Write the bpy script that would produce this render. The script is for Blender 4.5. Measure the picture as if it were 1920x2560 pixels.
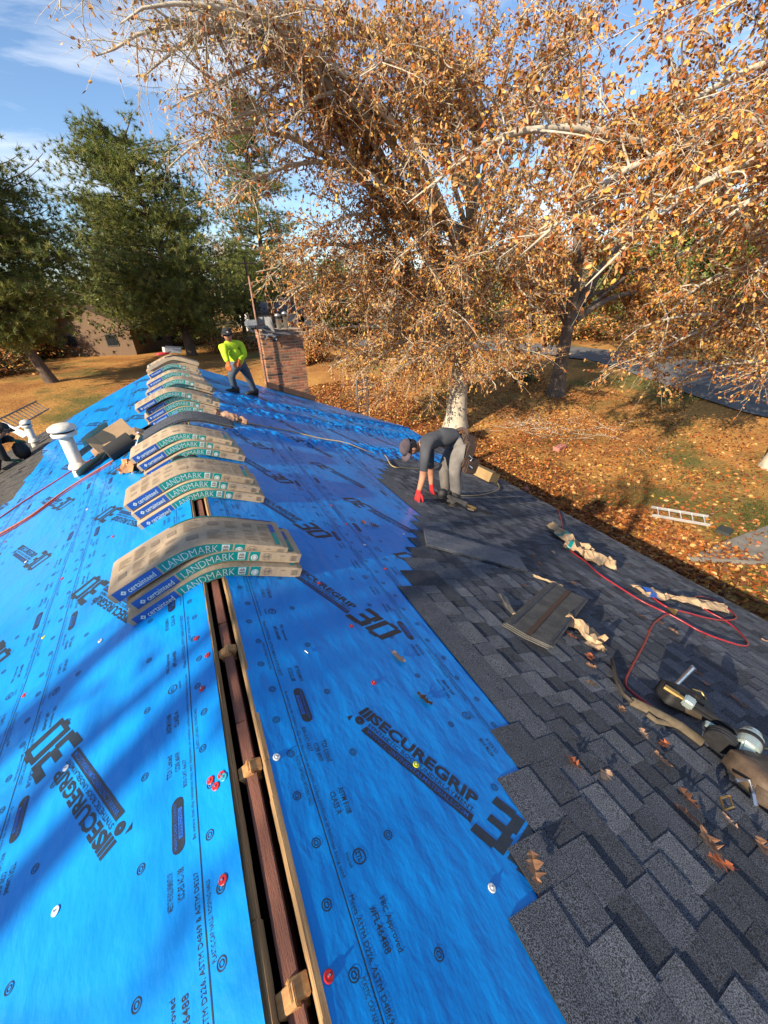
import bpy, bmesh, math, random
import numpy as np
from mathutils import Vector, Matrix, noise as mnoise

for _o in list(bpy.data.objects): bpy.data.objects.remove(_o)
scene = bpy.context.scene
COL = scene.collection
PI = math.pi
R = math.radians

# ------------------------------------------------------------------ camera
F_PX, VX, VY, TILT = 980.0, 400.0, 741.0, 55.0      # ultra wide phone lens (px of a 1920x2560 frame)
CAM_O = np.array([0.115, 0.0, 1.357])               # ridge of the roof is x=0, z=0; +y runs along it
_v = np.array([VX-960, VY-1280, F_PX]); _v /= np.linalg.norm(_v)
_n = np.array([TILT, -(F_PX*F_PX+(VX-960)*TILT)/(VY-1280), F_PX]); _n /= np.linalg.norm(_n)
_r = np.cross(_n, _v)
CM = np.array([_r, _v, -_n])
cd = bpy.data.cameras.new('camera')
cam = bpy.data.objects.new('camera', cd); COL.objects.link(cam)
cd.sensor_width = 36; cd.sensor_fit = 'AUTO'; cd.lens = F_PX/2560*36
cd.clip_start = 0.05; cd.clip_end = 3000
_rot = Matrix(((CM[0][0], -CM[0][1], -CM[0][2]), (CM[1][0], -CM[1][1], -CM[1][2]), (CM[2][0], -CM[2][1], -CM[2][2])))
cam.matrix_world = Matrix.Translation(Vector(CAM_O)) @ _rot.to_4x4()
scene.camera = cam
scene.render.resolution_x, scene.render.resolution_y = 768, 1024

# ------------------------------------------------------------------ light
SUN = Vector((0.88, 0.34, -0.49)).normalized()       # the way the light travels
SUN_EL = math.asin(-SUN.z)
SUN_AZ = math.atan2(-SUN.x, -SUN.y)
world = bpy.data.worlds.new('World'); scene.world = world; world.use_nodes = True
wn, wl = world.node_tree.nodes, world.node_tree.links
wn.clear()
w_out = wn.new('ShaderNodeOutputWorld'); w_bg = wn.new('ShaderNodeBackground')
w_sky = wn.new('ShaderNodeTexSky'); w_sky.sky_type = 'NISHITA'; w_sky.sun_disc = False
w_sky.sun_elevation = SUN_EL; w_sky.sun_rotation = SUN_AZ; w_sky.air_density = 1.0; w_sky.dust_density = 0.15; w_sky.ozone_density = 4.0
w_bg.inputs['Strength'].default_value = 0.10
# thin wind-drawn clouds, the same all round the sky
w_tc = wn.new('ShaderNodeTexCoord'); w_map = wn.new('ShaderNodeMapping')
w_map.inputs['Rotation'].default_value = (0.1, 0.25, 0.5); w_map.inputs['Scale'].default_value = (1.0, 2.2, 5.5)
w_no = wn.new('ShaderNodeTexNoise'); w_no.inputs['Scale'].default_value = 2.1; w_no.inputs['Detail'].default_value = 7; w_no.inputs['Roughness'].default_value = 0.62; w_no.inputs['Distortion'].default_value = 0.5
w_cr = wn.new('ShaderNodeValToRGB')
w_cr.color_ramp.elements[0].position = 0.48; w_cr.color_ramp.elements[0].color = (0, 0, 0, 1)
w_cr.color_ramp.elements[1].position = 0.76; w_cr.color_ramp.elements[1].color = (0.85, 0.85, 0.85, 1)
w_mx = wn.new('ShaderNodeMixRGB'); w_mx.inputs[2].default_value = (6.2, 6.4, 6.7, 1)
wl.new(w_tc.outputs['Generated'], w_map.inputs['Vector']); wl.new(w_map.outputs[0], w_no.inputs['Vector'])
wl.new(w_no.outputs['Fac'], w_cr.inputs[0]); wl.new(w_cr.outputs[0], w_mx.inputs[0])
wl.new(w_sky.outputs[0], w_mx.inputs[1]); wl.new(w_mx.outputs[0], w_bg.inputs['Color']); wl.new(w_bg.outputs[0], w_out.inputs[0])
sl = bpy.data.lights.new('sun', 'SUN'); sl.energy = 5.0; sl.angle = R(0.53); sl.color = (1.0, 0.85, 0.65)
sun = bpy.data.objects.new('sun', sl); COL.objects.link(sun); sun.location = (-20, -8, 12)
sun.rotation_mode = 'QUATERNION'; sun.rotation_quaternion = SUN.to_track_quat('-Z', 'Y')
scene.view_settings.view_transform = 'Standard'; scene.view_settings.look = 'None'
scene.view_settings.gamma = 1.0; scene.view_settings.use_curve_mapping = False
scene.view_settings.exposure = 1.05
scene.cycles.max_bounces = 5; scene.cycles.diffuse_bounces = 3; scene.cycles.glossy_bounces = 2; scene.cycles.transmission_bounces = 3; scene.cycles.transparent_max_bounces = 8

# ------------------------------------------------------------------ helpers
def ray(x, y): return CM @ np.array([x-960, y-1280, F_PX])
def on_plane(x, y, nrm, d):
    w = ray(x, y); nrm = np.array(nrm, float); t = (d-nrm@CAM_O)/(nrm@w); return Vector(CAM_O+t*w)
TAN = 0.418; CS = 1/math.sqrt(1+TAN*TAN); SN = TAN*CS
def RS(x, y, o=0.0): return on_plane(x, y, (TAN, 0, 1), o)     # photo point -> right slope
def LS(x, y, o=0.0): return on_plane(x, y, (-TAN, 0, 1), o)    # photo point -> left slope
def YP(x, y, Y): return on_plane(x, y, (0, 1, 0), Y)
def RP(u, y, o=0.0): return Vector((u*CS+SN*o, y, -u*SN+CS*o))     # slope distance, along ridge, height above deck
def LP(u, y, o=0.0): return Vector((-u*CS-SN*o, y, -u*SN+CS*o))
def sstep(a, b, t):
    t = np.clip((t-a)/(b-a), 0, 1); return t*t*(3-2*t)
def ground_z(x, y):
    d = np.hypot(np.asarray(x, float)-2, np.asarray(y, float)-3)
    return -5.35+1.55*sstep(16, 34, d)+0.10*np.sin(np.asarray(x)*0.31+1)*np.cos(np.asarray(y)*0.27)
def GT(x, y):
    w = ray(x, y); t = 0.004
    for i in range(6000):
        P = CAM_O+w*t
        if P[2] < ground_z(P[0], P[1]): return Vector(P)
        t *= 1.0015
    return Vector(P)

def tag(o, label=None, cat=None, group=None, kind=None):
    if label: o['label'] = label
    if cat: o['category'] = cat
    if group: o['group'] = group
    if kind: o['kind'] = kind
    return o
def thing(name, loc=(0, 0, 0), rot=(0, 0, 0), label=None, cat=None, group=None, kind=None, parent=None):
    o = bpy.data.objects.new(name, None); COL.objects.link(o); o.location = loc; o.rotation_euler = rot
    o.empty_display_size = 0.1
    if parent: o.parent = parent
    return tag(o, label, cat, group, kind)
def frame_thing(name, M, **k):
    o = thing(name, **k); o.matrix_world = M; return o
def link(name, me, parent=None, loc=None, rot=None):
    o = bpy.data.objects.new(name, me); COL.objects.link(o)
    if parent: o.parent = parent
    if loc is not None: o.location = loc
    if rot is not None: o.rotation_euler = rot
    return o
def copy_tree(o, parent=None):
    c = o.copy(); COL.objects.link(c)
    if parent: c.parent = parent
    for ch in o.children: copy_tree(ch, c)
    return c

class MB:
    def __init__(s): s.v = []; s.f = []; s.m = []
    def add(s, vs, fs, m=0):
        b = len(s.v); s.v += [tuple(v) for v in vs]
        for f in fs: s.f.append(tuple(b+i for i in f)); s.m.append(m)
        return s
    def box(s, c, d, m=0, M=None, taper=1.0):
        c = Vector(c); x, y, z = [k/2 for k in d]
        vs = [Vector((a*x*(taper if e > 0 else 1), b*y*(taper if e > 0 else 1), e*z)) for e in (-1, 1) for a, b in ((-1, -1), (1, -1), (1, 1), (-1, 1))]
        vs = [(M @ v if M else v)+c for v in vs]
        return s.add(vs, [(3, 2, 1, 0), (4, 5, 6, 7), (0, 1, 5, 4), (1, 2, 6, 5), (2, 3, 7, 6), (3, 0, 4, 7)], m)
    def tube(s, pts, rad, n=8, m=0, caps=True, flat=1.0):
        pts = [Vector(p) for p in pts]; k = len(pts)
        if not hasattr(rad, '__len__'): rad = [rad]*k
        t0 = (pts[1]-pts[0]).normalized(); a = t0.orthogonal().normalized(); vs = []
        for i in range(k):
            t = (pts[min(i+1, k-1)]-pts[max(i-1, 0)]).normalized()
            a = (a-t*a.dot(t))
            a = a.normalized() if a.length > 1e-6 else t.orthogonal().normalized()
            b = t.cross(a)
            for j in range(n):
                q = 2*PI*j/n; vs.append(pts[i]+(a*math.cos(q)+b*math.sin(q)*flat)*rad[i])
        fs = [(i*n+j, i*n+(j+1) % n, (i+1)*n+(j+1) % n, (i+1)*n+j) for i in range(k-1) for j in range(n)]
        if caps: fs += [tuple(range(n-1, -1, -1)), tuple((k-1)*n+j for j in range(n))]
        return s.add(vs, fs, m)
    def lathe(s, prof, n=24, m=0, M=None, caps=True):
        vs = []
        for r, z in prof:
            for j in range(n):
                v = Vector((r*math.cos(2*PI*j/n), r*math.sin(2*PI*j/n), z)); vs.append(M @ v if M else v)
        k = len(prof)
        fs = [(i*n+j, i*n+(j+1) % n, (i+1)*n+(j+1) % n, (i+1)*n+j) for i in range(k-1) for j in range(n)]
        if caps: fs += [tuple(range(n-1, -1, -1)), tuple((k-1)*n+j for j in range(n))]
        return s.add(vs, fs, m)
    def prism(s, poly, h, m=0, M=None, z0=0.0):
        n = len(poly); vs = [Vector((p[0], p[1], z0)) for p in poly]+[Vector((p[0], p[1], z0+h)) for p in poly]
        if M: vs = [M @ v for v in vs]
        return s.add(vs, [tuple(range(n-1, -1, -1)), tuple(range(n, 2*n))]+[(i, (i+1) % n, n+(i+1) % n, n+i) for i in range(n)], m)
    def grid(s, fn, nu, nv, m=0):
        vs = [fn(i/nu, j/nv) for j in range(nv+1) for i in range(nu+1)]
        return s.add(vs, [(j*(nu+1)+i, j*(nu+1)+i+1, (j+1)*(nu+1)+i+1, (j+1)*(nu+1)+i) for j in range(nv) for i in range(nu)], m)
    def mesh(s, name, mats, smooth=False):
        me = bpy.data.meshes.new(name); me.from_pydata(s.v, [], s.f)
        for k in (mats if isinstance(mats, (list, tuple)) else [mats]): me.materials.append(k)
        me.polygons.foreach_set('material_index', s.m)
        if smooth: me.polygons.foreach_set('use_smooth', [True]*len(s.f))
        me.update(); return me
    def build(s, name, mats, parent=None, smooth=False, bevel=0, world=False, fixn=False):
        if world and parent:
            Mi = parent.matrix_world.inverted() if parent.matrix_world != Matrix() else (Matrix.LocRotScale(parent.location, parent.rotation_euler, None)).inverted()
            s.v = [tuple(Mi @ Vector(v)) for v in s.v]
        me = s.mesh(name, mats, smooth)
        if fixn:
            bm = bmesh.new(); bm.from_mesh(me); bmesh.ops.recalc_face_normals(bm, faces=bm.faces); bm.to_mesh(me); bm.free()
        if bevel:
            bm = bmesh.new(); bm.from_mesh(me)
            bmesh.ops.bevel(bm, geom=list(bm.edges), offset=bevel, segments=2, affect='EDGES', clamp_overlap=True)
            bm.to_mesh(me); bm.free()
        return link(name, me, parent)

def raw_mesh(name, V, Fq, mats, mi=None, smooth=False):
    """numpy verts (n,3) and equal-size faces (m,k) -> mesh, fast"""
    me = bpy.data.meshes.new(name); V = np.asarray(V, np.float32); Fq = np.asarray(Fq, np.int32)
    k = Fq.shape[1]; m = len(Fq)
    me.vertices.add(len(V)); me.vertices.foreach_set('co', V.ravel())
    me.loops.add(m*k); me.loops.foreach_set('vertex_index', Fq.ravel())
    me.polygons.add(m); me.polygons.foreach_set('loop_start', np.arange(m, dtype=np.int32)*k)
    try: me.polygons.foreach_set('loop_total', np.full(m, k, np.int32))
    except Exception: pass
    for q in (mats if isinstance(mats, (list, tuple)) else [mats]): me.materials.append(q)
    if mi is not None: me.polygons.foreach_set('material_index', np.asarray(mi, np.int32))
    if smooth: me.polygons.foreach_set('use_smooth', np.ones(m, bool))
    me.update(calc_edges=True); me.validate(); return me

# ------------------------------------------------------------------ materials
MATS = {}
def pm(name, c1, c2=None, rough=0.7, scale=8.0, detail=4, bump=0.0, bscale=60.0, metal=0.0, spec=0.5, stretch=(1, 1, 1), lo=0.35, hi=0.65,
       objrand=0.0, trans=0.0, coat=0.0, fine=None, fscale=300.0, rvar=0.0, sheen=0.0):
    """procedural Principled material: two-tone noise, optional fine speckle, bump, per-object brightness"""
    if name in MATS: return MATS[name]
    m = bpy.data.materials.new(name); m.use_nodes = True; nt = m.node_tree; N, L = nt.nodes, nt.links
    bs = N['Principled BSDF']; tc = N.new('ShaderNodeTexCoord'); mp = N.new('ShaderNodeMapping'); mp.inputs['Scale'].default_value = stretch
    L.new(tc.outputs['Object'], mp.inputs['Vector']); vec = mp.outputs[0]
    if objrand:
        oi = N.new('ShaderNodeObjectInfo'); va = N.new('ShaderNodeVectorMath'); va.operation = 'SCALE'
        cb = N.new('ShaderNodeCombineXYZ')
        for i in range(3): L.new(oi.outputs['Random'], cb.inputs[i])
        L.new(cb.outputs[0], va.inputs[0]); va.inputs['Scale'].default_value = 57.0
        ad = N.new('ShaderNodeVectorMath'); L.new(vec, ad.inputs[0]); L.new(va.outputs[0], ad.inputs[1]); vec = ad.outputs[0]
    c2 = c2 or tuple(k*0.75 for k in c1)
    no = N.new('ShaderNodeTexNoise'); no.inputs['Scale'].default_value = scale; no.inputs['Detail'].default_value = detail; no.inputs['Roughness'].default_value = 0.6
    L.new(vec, no.inputs['Vector'])
    cr = N.new('ShaderNodeValToRGB'); e = cr.color_ramp.elements
    e[0].position = lo; e[0].color = (*c1, 1); e[1].position = hi; e[1].color = (*c2, 1)
    L.new(no.outputs['Fac'], cr.inputs[0]); colr = cr.outputs[0]
    if fine:
        fn = N.new('ShaderNodeTexNoise'); fn.inputs['Scale'].default_value = fscale; fn.inputs['Detail'].default_value = 2; L.new(vec, fn.inputs['Vector'])
        fr = N.new('ShaderNodeValToRGB'); fr.color_ramp.elements[0].position = 0.42; fr.color_ramp.elements[0].color = (fine[0],)*3+(1,)
        fr.color_ramp.elements[1].position = 0.62; fr.color_ramp.elements[1].color = (fine[1],)*3+(1,)
        L.new(fn.outputs['Fac'], fr.inputs[0])
        mu = N.new('ShaderNodeMixRGB'); mu.blend_type = 'MULTIPLY'; mu.inputs[0].default_value = 1
        L.new(colr, mu.inputs[1]); L.new(fr.outputs[0], mu.inputs[2]); colr = mu.outputs[0]
    if objrand:
        mr = N.new('ShaderNodeMapRange'); mr.inputs[3].default_value = 1-objrand; mr.inputs[4].default_value = 1+objrand
        L.new(oi.outputs['Random'], mr.inputs[0])
        hs = N.new('ShaderNodeHueSaturation'); L.new(mr.outputs[0], hs.inputs['Value']); L.new(colr, hs.inputs['Color']); colr = hs.outputs[0]
    L.new(colr, bs.inputs['Base Color'])
    bs.inputs['Roughness'].default_value = rough; bs.inputs['Metallic'].default_value = metal; bs.inputs['Specular IOR Level'].default_value = spec
    if rvar:
        rr = N.new('ShaderNodeMapRange'); rr.inputs[3].default_value = max(0.02, rough-rvar); rr.inputs[4].default_value = min(1, rough+rvar)
        L.new(no.outputs['Fac'], rr.inputs[0]); L.new(rr.outputs[0], bs.inputs['Roughness'])
    if coat: bs.inputs['Coat Weight'].default_value = coat; bs.inputs['Coat Roughness'].default_value = 0.16
    if sheen: bs.inputs['Sheen Weight'].default_value = sheen
    if bump:
        bn = N.new('ShaderNodeTexNoise'); bn.inputs['Scale'].default_value = bscale; bn.inputs['Detail'].default_value = 4; L.new(vec, bn.inputs['Vector'])
        bp = N.new('ShaderNodeBump'); bp.inputs['Strength'].default_value = bump; bp.inputs['Distance'].default_value = 0.01
        L.new(bn.outputs['Fac'], bp.inputs['Height']); L.new(bp.outputs[0], bs.inputs['Normal'])
    if trans:
        tl = N.new('ShaderNodeBsdfTranslucent'); L.new(colr, tl.inputs['Color']); mx = N.new('ShaderNodeMixShader'); mx.inputs[0].default_value = trans
        L.new(bs.outputs[0], mx.inputs[1]); L.new(tl.outputs[0], mx.inputs[2]); L.new(mx.outputs[0], N['Material Output'].inputs[0])
    MATS[name] = m; return m

M_BLUE = pm('underlayment_blue', (0.001, 0.2, 0.60), (0.0015, 0.255, 0.70), rough=0.34, scale=5, bump=0.95, bscale=13, spec=0.32, fine=(0.93, 1.05), fscale=900, rvar=0.12, stretch=(1, 0.45, 1), coat=0.08)
M_INK = pm('print_ink', (0.012, 0.018, 0.028), (0.02, 0.028, 0.04), rough=0.4, scale=30)
M_INKB = pm('print_ink_blue', (0.006, 0.11, 0.5), rough=0.4, scale=30)
M_SH = [pm('shingle_granules_'+n, c, tuple(k*0.8 for k in c), rough=0.95, scale=14, bump=0.8, bscale=420, spec=0.25, fine=(0.3, 2.1), fscale=300, objrand=0.14)
        for n, c in (('mid', (0.088, 0.098, 0.118)), ('dark', (0.06, 0.067, 0.081)), ('light', (0.122, 0.133, 0.152)))]
M_SHB = pm('asphalt_edge', (0.012, 0.012, 0.013), rough=0.9)
M_PLY = pm('plywood_edge', (0.42, 0.27, 0.12), (0.2, 0.11, 0.05), rough=0.8, scale=6, stretch=(8, 1, 60), bump=0.3, bscale=80)
M_BEAM = pm('old_red_lumber', (0.22, 0.085, 0.05), (0.13, 0.05, 0.032), rough=0.75, scale=5, stretch=(9, 0.7, 9), bump=0.35, bscale=60)
M_PINE = pm('pine_lumber', (0.48, 0.26, 0.09), (0.32, 0.15, 0.05), rough=0.7, scale=5, stretch=(2, 12, 12), bump=0.2, bscale=60)
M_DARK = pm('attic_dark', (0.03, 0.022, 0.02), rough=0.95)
M_WHITE = pm('white_trim', (0.72, 0.72, 0.7), (0.6, 0.6, 0.58), rough=0.5, scale=4)
M_BRICKW = pm('house_brickwork', (0.3, 0.14, 0.09), (0.22, 0.1, 0.07), rough=0.9, scale=9, bump=0.4, bscale=30)
M_BLACK = pm('black_plastic', (0.012, 0.012, 0.013), (0.02, 0.02, 0.022), rough=0.6, scale=30, spec=0.3)
M_RUB = pm('black_rubber', (0.02, 0.02, 0.02), rough=0.8, scale=30)
M_STEEL = pm('bright_metal', (0.62, 0.64, 0.66), (0.45, 0.46, 0.48), rough=0.3, metal=1.0, scale=20, rvar=0.12)
M_ALU = pm('weathered_aluminium', (0.6, 0.6, 0.58), (0.42, 0.42, 0.4), rough=0.42, metal=0.85, scale=8, rvar=0.1)
# ------------------------------------------------------------------ lettering
_txt = {}
def text_geo(s, bold=0.0, res=2):
    key = (s, bold, res)
    if key in _txt: return _txt[key]
    cu = bpy.data.curves.new('t', 'FONT'); cu.body = s; cu.dimensions = '2D'; cu.fill_mode = 'BOTH'; cu.resolution_u = res; cu.offset = bold
    o = bpy.data.objects.new('t', cu); COL.objects.link(o)
    dg = bpy.context.evaluated_depsgraph_get(); me = bpy.data.meshes.new_from_object(o.evaluated_get(dg))
    V = np.array([v.co[:2] for v in me.vertices]); Fs = [tuple(p.vertices) for p in me.polygons]
    bpy.data.objects.remove(o); bpy.data.curves.remove(cu); bpy.data.meshes.remove(me)
    V = V-V.min(0); V = V/V.max(0); _txt[key] = (V, Fs); return _txt[key]
def put_text(mb, s, x, y, w, h, z=0.0, m=0, bold=0.0, rot=0.0, shear=0.0, res=2):
    V, Fs = text_geo(s, bold, res); c, q = math.cos(rot), math.sin(rot); vs = []
    for a, b in V:
        px, py = a*w+b*h*shear, b*h; vs.append((x+px*c-py*q, y+px*q+py*c, z))
    mb.add(vs, Fs, m)
def put_quad(mb, x0, y0, x1, y1, z=0.0, m=0, nx=1):
    for i in range(nx):
        a, b = x0+(x1-x0)*i/nx, x0+(x1-x0)*(i+1)/nx
        mb.add([(a, y0, z), (b, y0, z), (b, y1, z), (a, y1, z)], [(0, 1, 2, 3)], m)
def put_ring(mb, x, y, r0, r1, z=0.0, m=0, n=18, sx=1.0):
    vs = [(x+r*sx*math.cos(2*PI*i/n), y+r*math.sin(2*PI*i/n), z) for r in (r0, r1) for i in range(n)]
    mb.add(vs, [(i, n+i, n+(i+1) % n, (i+1) % n) for i in range(n)], m)

# one period (1.145 m) of the print along a sheet edge; local x runs along the sheet, y away from its edge
PER = 1.145
edge_print = MB()
for k in range(8):
    tx, ty = k*PER/8, (0.066 if k % 2 else 0.084)
    put_ring(edge_print, tx, ty, 0.011, 0.014); put_ring(edge_print, tx, ty, 0.005, 0.0075, n=12)
for k in range(4):
    tx = k*PER/4+0.05
    put_ring(edge_print, tx, 0.31, 0.011, 0.014); put_ring(edge_print, tx, 0.31, 0.005, 0.0075, n=12)
put_quad(edge_print, 0, 0.116, PER, 0.1195, nx=16)
put_text(edge_print, 'Be aware that slip resistance may vary dependent on weather, surface conditions or footwear being used.', 0.02, 0.126, 0.66, 0.013)
put_text(edge_print, 'Meets ASTM D226, ASTM D4869 & ASTM D8257', 0.72, 0.127, 0.36, 0.016)
put_text(edge_print, 'PLASTIC CAP NAILS / ROOFING NAILS', 0.30, 0.096, 0.17, 0.012)
put_text(edge_print, 'PLASTIC CAP NAILS / ROOFING NAILS', 0.87, 0.096, 0.17, 0.012)
def two(x, a, b, w=0.085):
    put_text(edge_print, a, x-w/2, 0.204, w, 0.02, bold=0.006); put_text(edge_print, b, x-w*0.42, 0.172, w*0.84, 0.02, bold=0.006)
two(PER-0.335, 'FBC Approved', '#FL46488', 0.115); two(PER-0.66, 'ASTM E108', 'CLASS A', 0.085); two(PER-0.84, 'TDI Listed', 'CCRR #0439', 0.085)
two(PER-1.25+PER-0.0-PER+0.0+0.04, 'MEETS THE REQUIREMENTS OF', 'ICC-ES AC-188', 0.09)
ex = PER-0.50
put_ring(edge_print, ex, 0.196, 0.017, 0.021); put_text(edge_print, 'ETL', ex-0.013, 0.189, 0.026, 0.014, bold=0.02); put_text(edge_print, 'Intertek', ex-0.02, 0.158, 0.04, 0.011)
px = PER-1.05
def pill(mb, x, y, L, H, z):
    n = 7; pts = [(x+L/2-H/2+H/2*math.cos(t), y+H/2*math.sin(t), z) for t in np.linspace(-PI/2, PI/2, n)]+[(x-L/2+H/2+H/2*math.cos(t), y+H/2*math.sin(t), z) for t in np.linspace(PI/2, 1.5*PI, n)]
    mb.add(pts, [tuple(range(2*n))], 0)
pill(edge_print, px, 0.185, 0.165, 0.042, 0)
put_text(edge_print, 'MIAMI-DADE COUNTY', px-0.068, 0.188, 0.136, 0.010, z=0.0012, m=1); put_quad(edge_print, px-0.045, 0.169, px+0.045, 0.183, z=0.0010, m=1)
put_text(edge_print, 'APPROVED', px-0.04, 0.171, 0.08, 0.010, z=0.0020, m=0); put_text(edge_print, '800-247-6637', px+0.1, 0.15, 0.1, 0.014)

logo = MB()
put_quad(logo, 0, 0, 0.48, 0.034, nx=6)
put_text(logo, 'WWW.CONTINENTALMATERIALS.COM', 0.015, 0.008, 0.45, 0.018, z=0.0012, m=1, bold=0.004)
put_text(logo, 'SYNTHETIC ROOF UNDERLAYMENT', 0.0, 0.041, 0.475, 0.018, bold=0.006)
put_text(logo, 'SECUREGRIP', -0.005, 0.066, 0.48, 0.053, bold=0.035)
def shq(mb, x0, y0, x1, y1, sh=0.22): mb.add([(x0+y0*sh, y0, 0), (x1+y0*sh, y0, 0), (x1+y1*sh, y1, 0), (x0+y1*sh, y1, 0)], [(0, 1, 2, 3)], 0)
zx = 0.492; Hh = 0.195; yb = -0.025; w3 = 0.118; t = 0.038
shq(logo, zx, yb, zx+w3-t, yb+t); shq(logo, zx+0.02, yb+Hh/2-t*0.42, zx+w3-t, yb+Hh/2+t*0.42); shq(logo, zx, yb+Hh-t, zx+w3-t, yb+Hh)
shq(logo, zx+w3-t, yb+0.008, zx+w3, yb+Hh/2-0.012); shq(logo, zx+w3-t, yb+Hh/2-0.012, zx+w3-0.012, yb+Hh/2+0.012); shq(logo, zx+w3-t, yb+Hh/2+0.012, zx+w3, yb+Hh-0.008)
z0 = zx+w3+0.012; w0 = 0.124
for (a, b, c2, d) in ((z0, yb+0.012, z0+t*0.95, yb+Hh-0.012), (z0+w0-t*0.95, yb+0.012, z0+w0, yb+Hh-0.012), (z0+t*0.95, yb, z0+w0-t*0.95, yb+t*0.8), (z0+t*0.95, yb+Hh-t*0.8, z0+w0-t*0.95, yb+Hh)): shq(logo, a, b, c2, d)
put_text(logo, 'TM', 0.765, 0.165, 0.018, 0.01)
# the rolled-sheet and sun emblem left of the name
put_ring(logo, -0.035, 0.035, 0.004, 0.02, n=14)
for k in range(3): logo.add([(-0.062+k*0.02, 0.060, 0), (-0.046+k*0.02, 0.060, 0), (-0.038+k*0.018, 0.118, 0), (-0.052+k*0.018, 0.118, 0)], [(0, 1, 2, 3)], 0)
for sx in (-1, 1): logo.add([(-0.035+sx*0.03, 0.0, 0), (-0.035+sx*0.048, 0.012, 0), (-0.035+sx*0.036, 0.034, 0)], [(0, 1, 2) if sx > 0 else (2, 1, 0)], 0)

# ------------------------------------------------------------------ the house
house = thing('house', (0, 4, -5.35), label='single-storey house being re-roofed, blue underlayment and new dark shingles on its gable roof', cat='house')
HY0, HY1, EAVE = -3.0, 11.15, 6.76
def hb(mb, name, mats, parent=house, **k):
    mb.v = [(v[0], v[1]-4, v[2]+5.35) for v in mb.v]; return mb.build(name, mats, parent, **k)

for sd, P in ((1, RP), (-1, LP)):
    d = MB()
    a = [P(0.052, HY0), P(EAVE, HY0), P(EAVE, HY1), P(0.052, HY1)]; b = [P(0.052, HY0, -0.018), P(EAVE, HY0, -0.018), P(EAVE, HY1, -0.018), P(0.052, HY1, -0.018)]
    d.add(a+b, [(0, 1, 2, 3), (7, 6, 5, 4), (0, 4, 5, 1), (1, 5, 6, 2), (2, 6, 7, 3), (3, 7, 4, 0)] if sd > 0 else [(3, 2, 1, 0), (4, 5, 6, 7), (1, 5, 4, 0), (2, 6, 5, 1), (3, 7, 6, 2), (0, 4, 7, 3)], 0)
    hb(d, 'roof_deck', M_PLY)
    # ragged plywood edge along the ridge slot, standing just proud of the sheet
    e = MB(); rng = random.Random(3+sd); y = HY0
    while y < HY1:
        L = min(rng.uniform(1.1, 2.4), HY1-y); q = rng.uniform(-0.003, 0.004)
        n = max(2, int(L/0.12))
        for i in range(n):
            ya, yb2 = y+L*i/n, y+L*(i+1)/n-(0.002 if i == n-1 else 0); w1, w2 = 0.050+q+rng.uniform(-0.0012, 0.0012), 0.0665+q
            vs = [P(w1, ya, -0.022), P(w2, ya, -0.022), P(w2, yb2, -0.022), P(w1, yb2, -0.022), P(w1, ya, 0.007), P(w2, ya, 0.007), P(w2, yb2, 0.007), P(w1, yb2, 0.007)]
            fs = [(3, 2, 1, 0), (4, 5, 6, 7), (0, 1, 5, 4), (1, 2, 6, 5), (2, 3, 7, 6), (3, 0, 4, 7)]
            e.add(vs, fs if sd > 0 else [f[::-1] for f in fs], 0)
        y += L
    hb(e, 'sheathing_edge', M_PLY)
# ridge board, blocking and rafters seen through the slot
b = MB()
for y0, y1, dz in ((-3, 0.33, 0), (0.33, 1.05, 0.004), (1.05, 1.62, -0.003), (1.62, 2.9, 0.002), (2.9, 6, 0), (6, 11, 0)):
    b.box((0.0, (y0+y1)/2, -0.121+dz), (0.040, y1-y0-0.004, 0.17), 0)
hb(b, 'ridge_board', M_BEAM, bevel=0.003)
for y, mt in ((-0.35, M_PINE), (0.315, M_PINE), (0.86, M_PINE), (1.42, M_PINE), (2.05, M_BEAM), (2.75, M_BEAM), (3.6, M_BEAM), (4.6, M_BEAM)):
    for sd in (-1, 1):      # rafter tails meeting in a peak over the ridge board
        bl = MB(); P = RP if sd > 0 else LP; w = 0.021; yy = y+(0.008 if sd > 0 else 0)
        vs = [P(a_, b_, o_) for o_ in (-0.085, -0.016) for a_, b_ in ((0.0015, yy-w), (0.049, yy-w), (0.049, yy+w), (0.0015, yy+w))]
        bl.add(vs, [(3, 2, 1, 0), (4, 5, 6, 7), (0, 1, 5, 4), (1, 2, 6, 5), (2, 3, 7, 6), (3, 0, 4, 7)]); hb(bl, 'rafter', mt, bevel=0.002, fixn=True)
at = MB(); at.box((0, 4, -0.62), (2.0, 13.5, 0.05), 0); hb(at, 'attic_shade_board', M_DARK)  # near-black board below the slot, its colour standing in for the attic's darkness
M_FAS = pm('dark_drip_edge', (0.05, 0.045, 0.04), rough=0.6)
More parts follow.
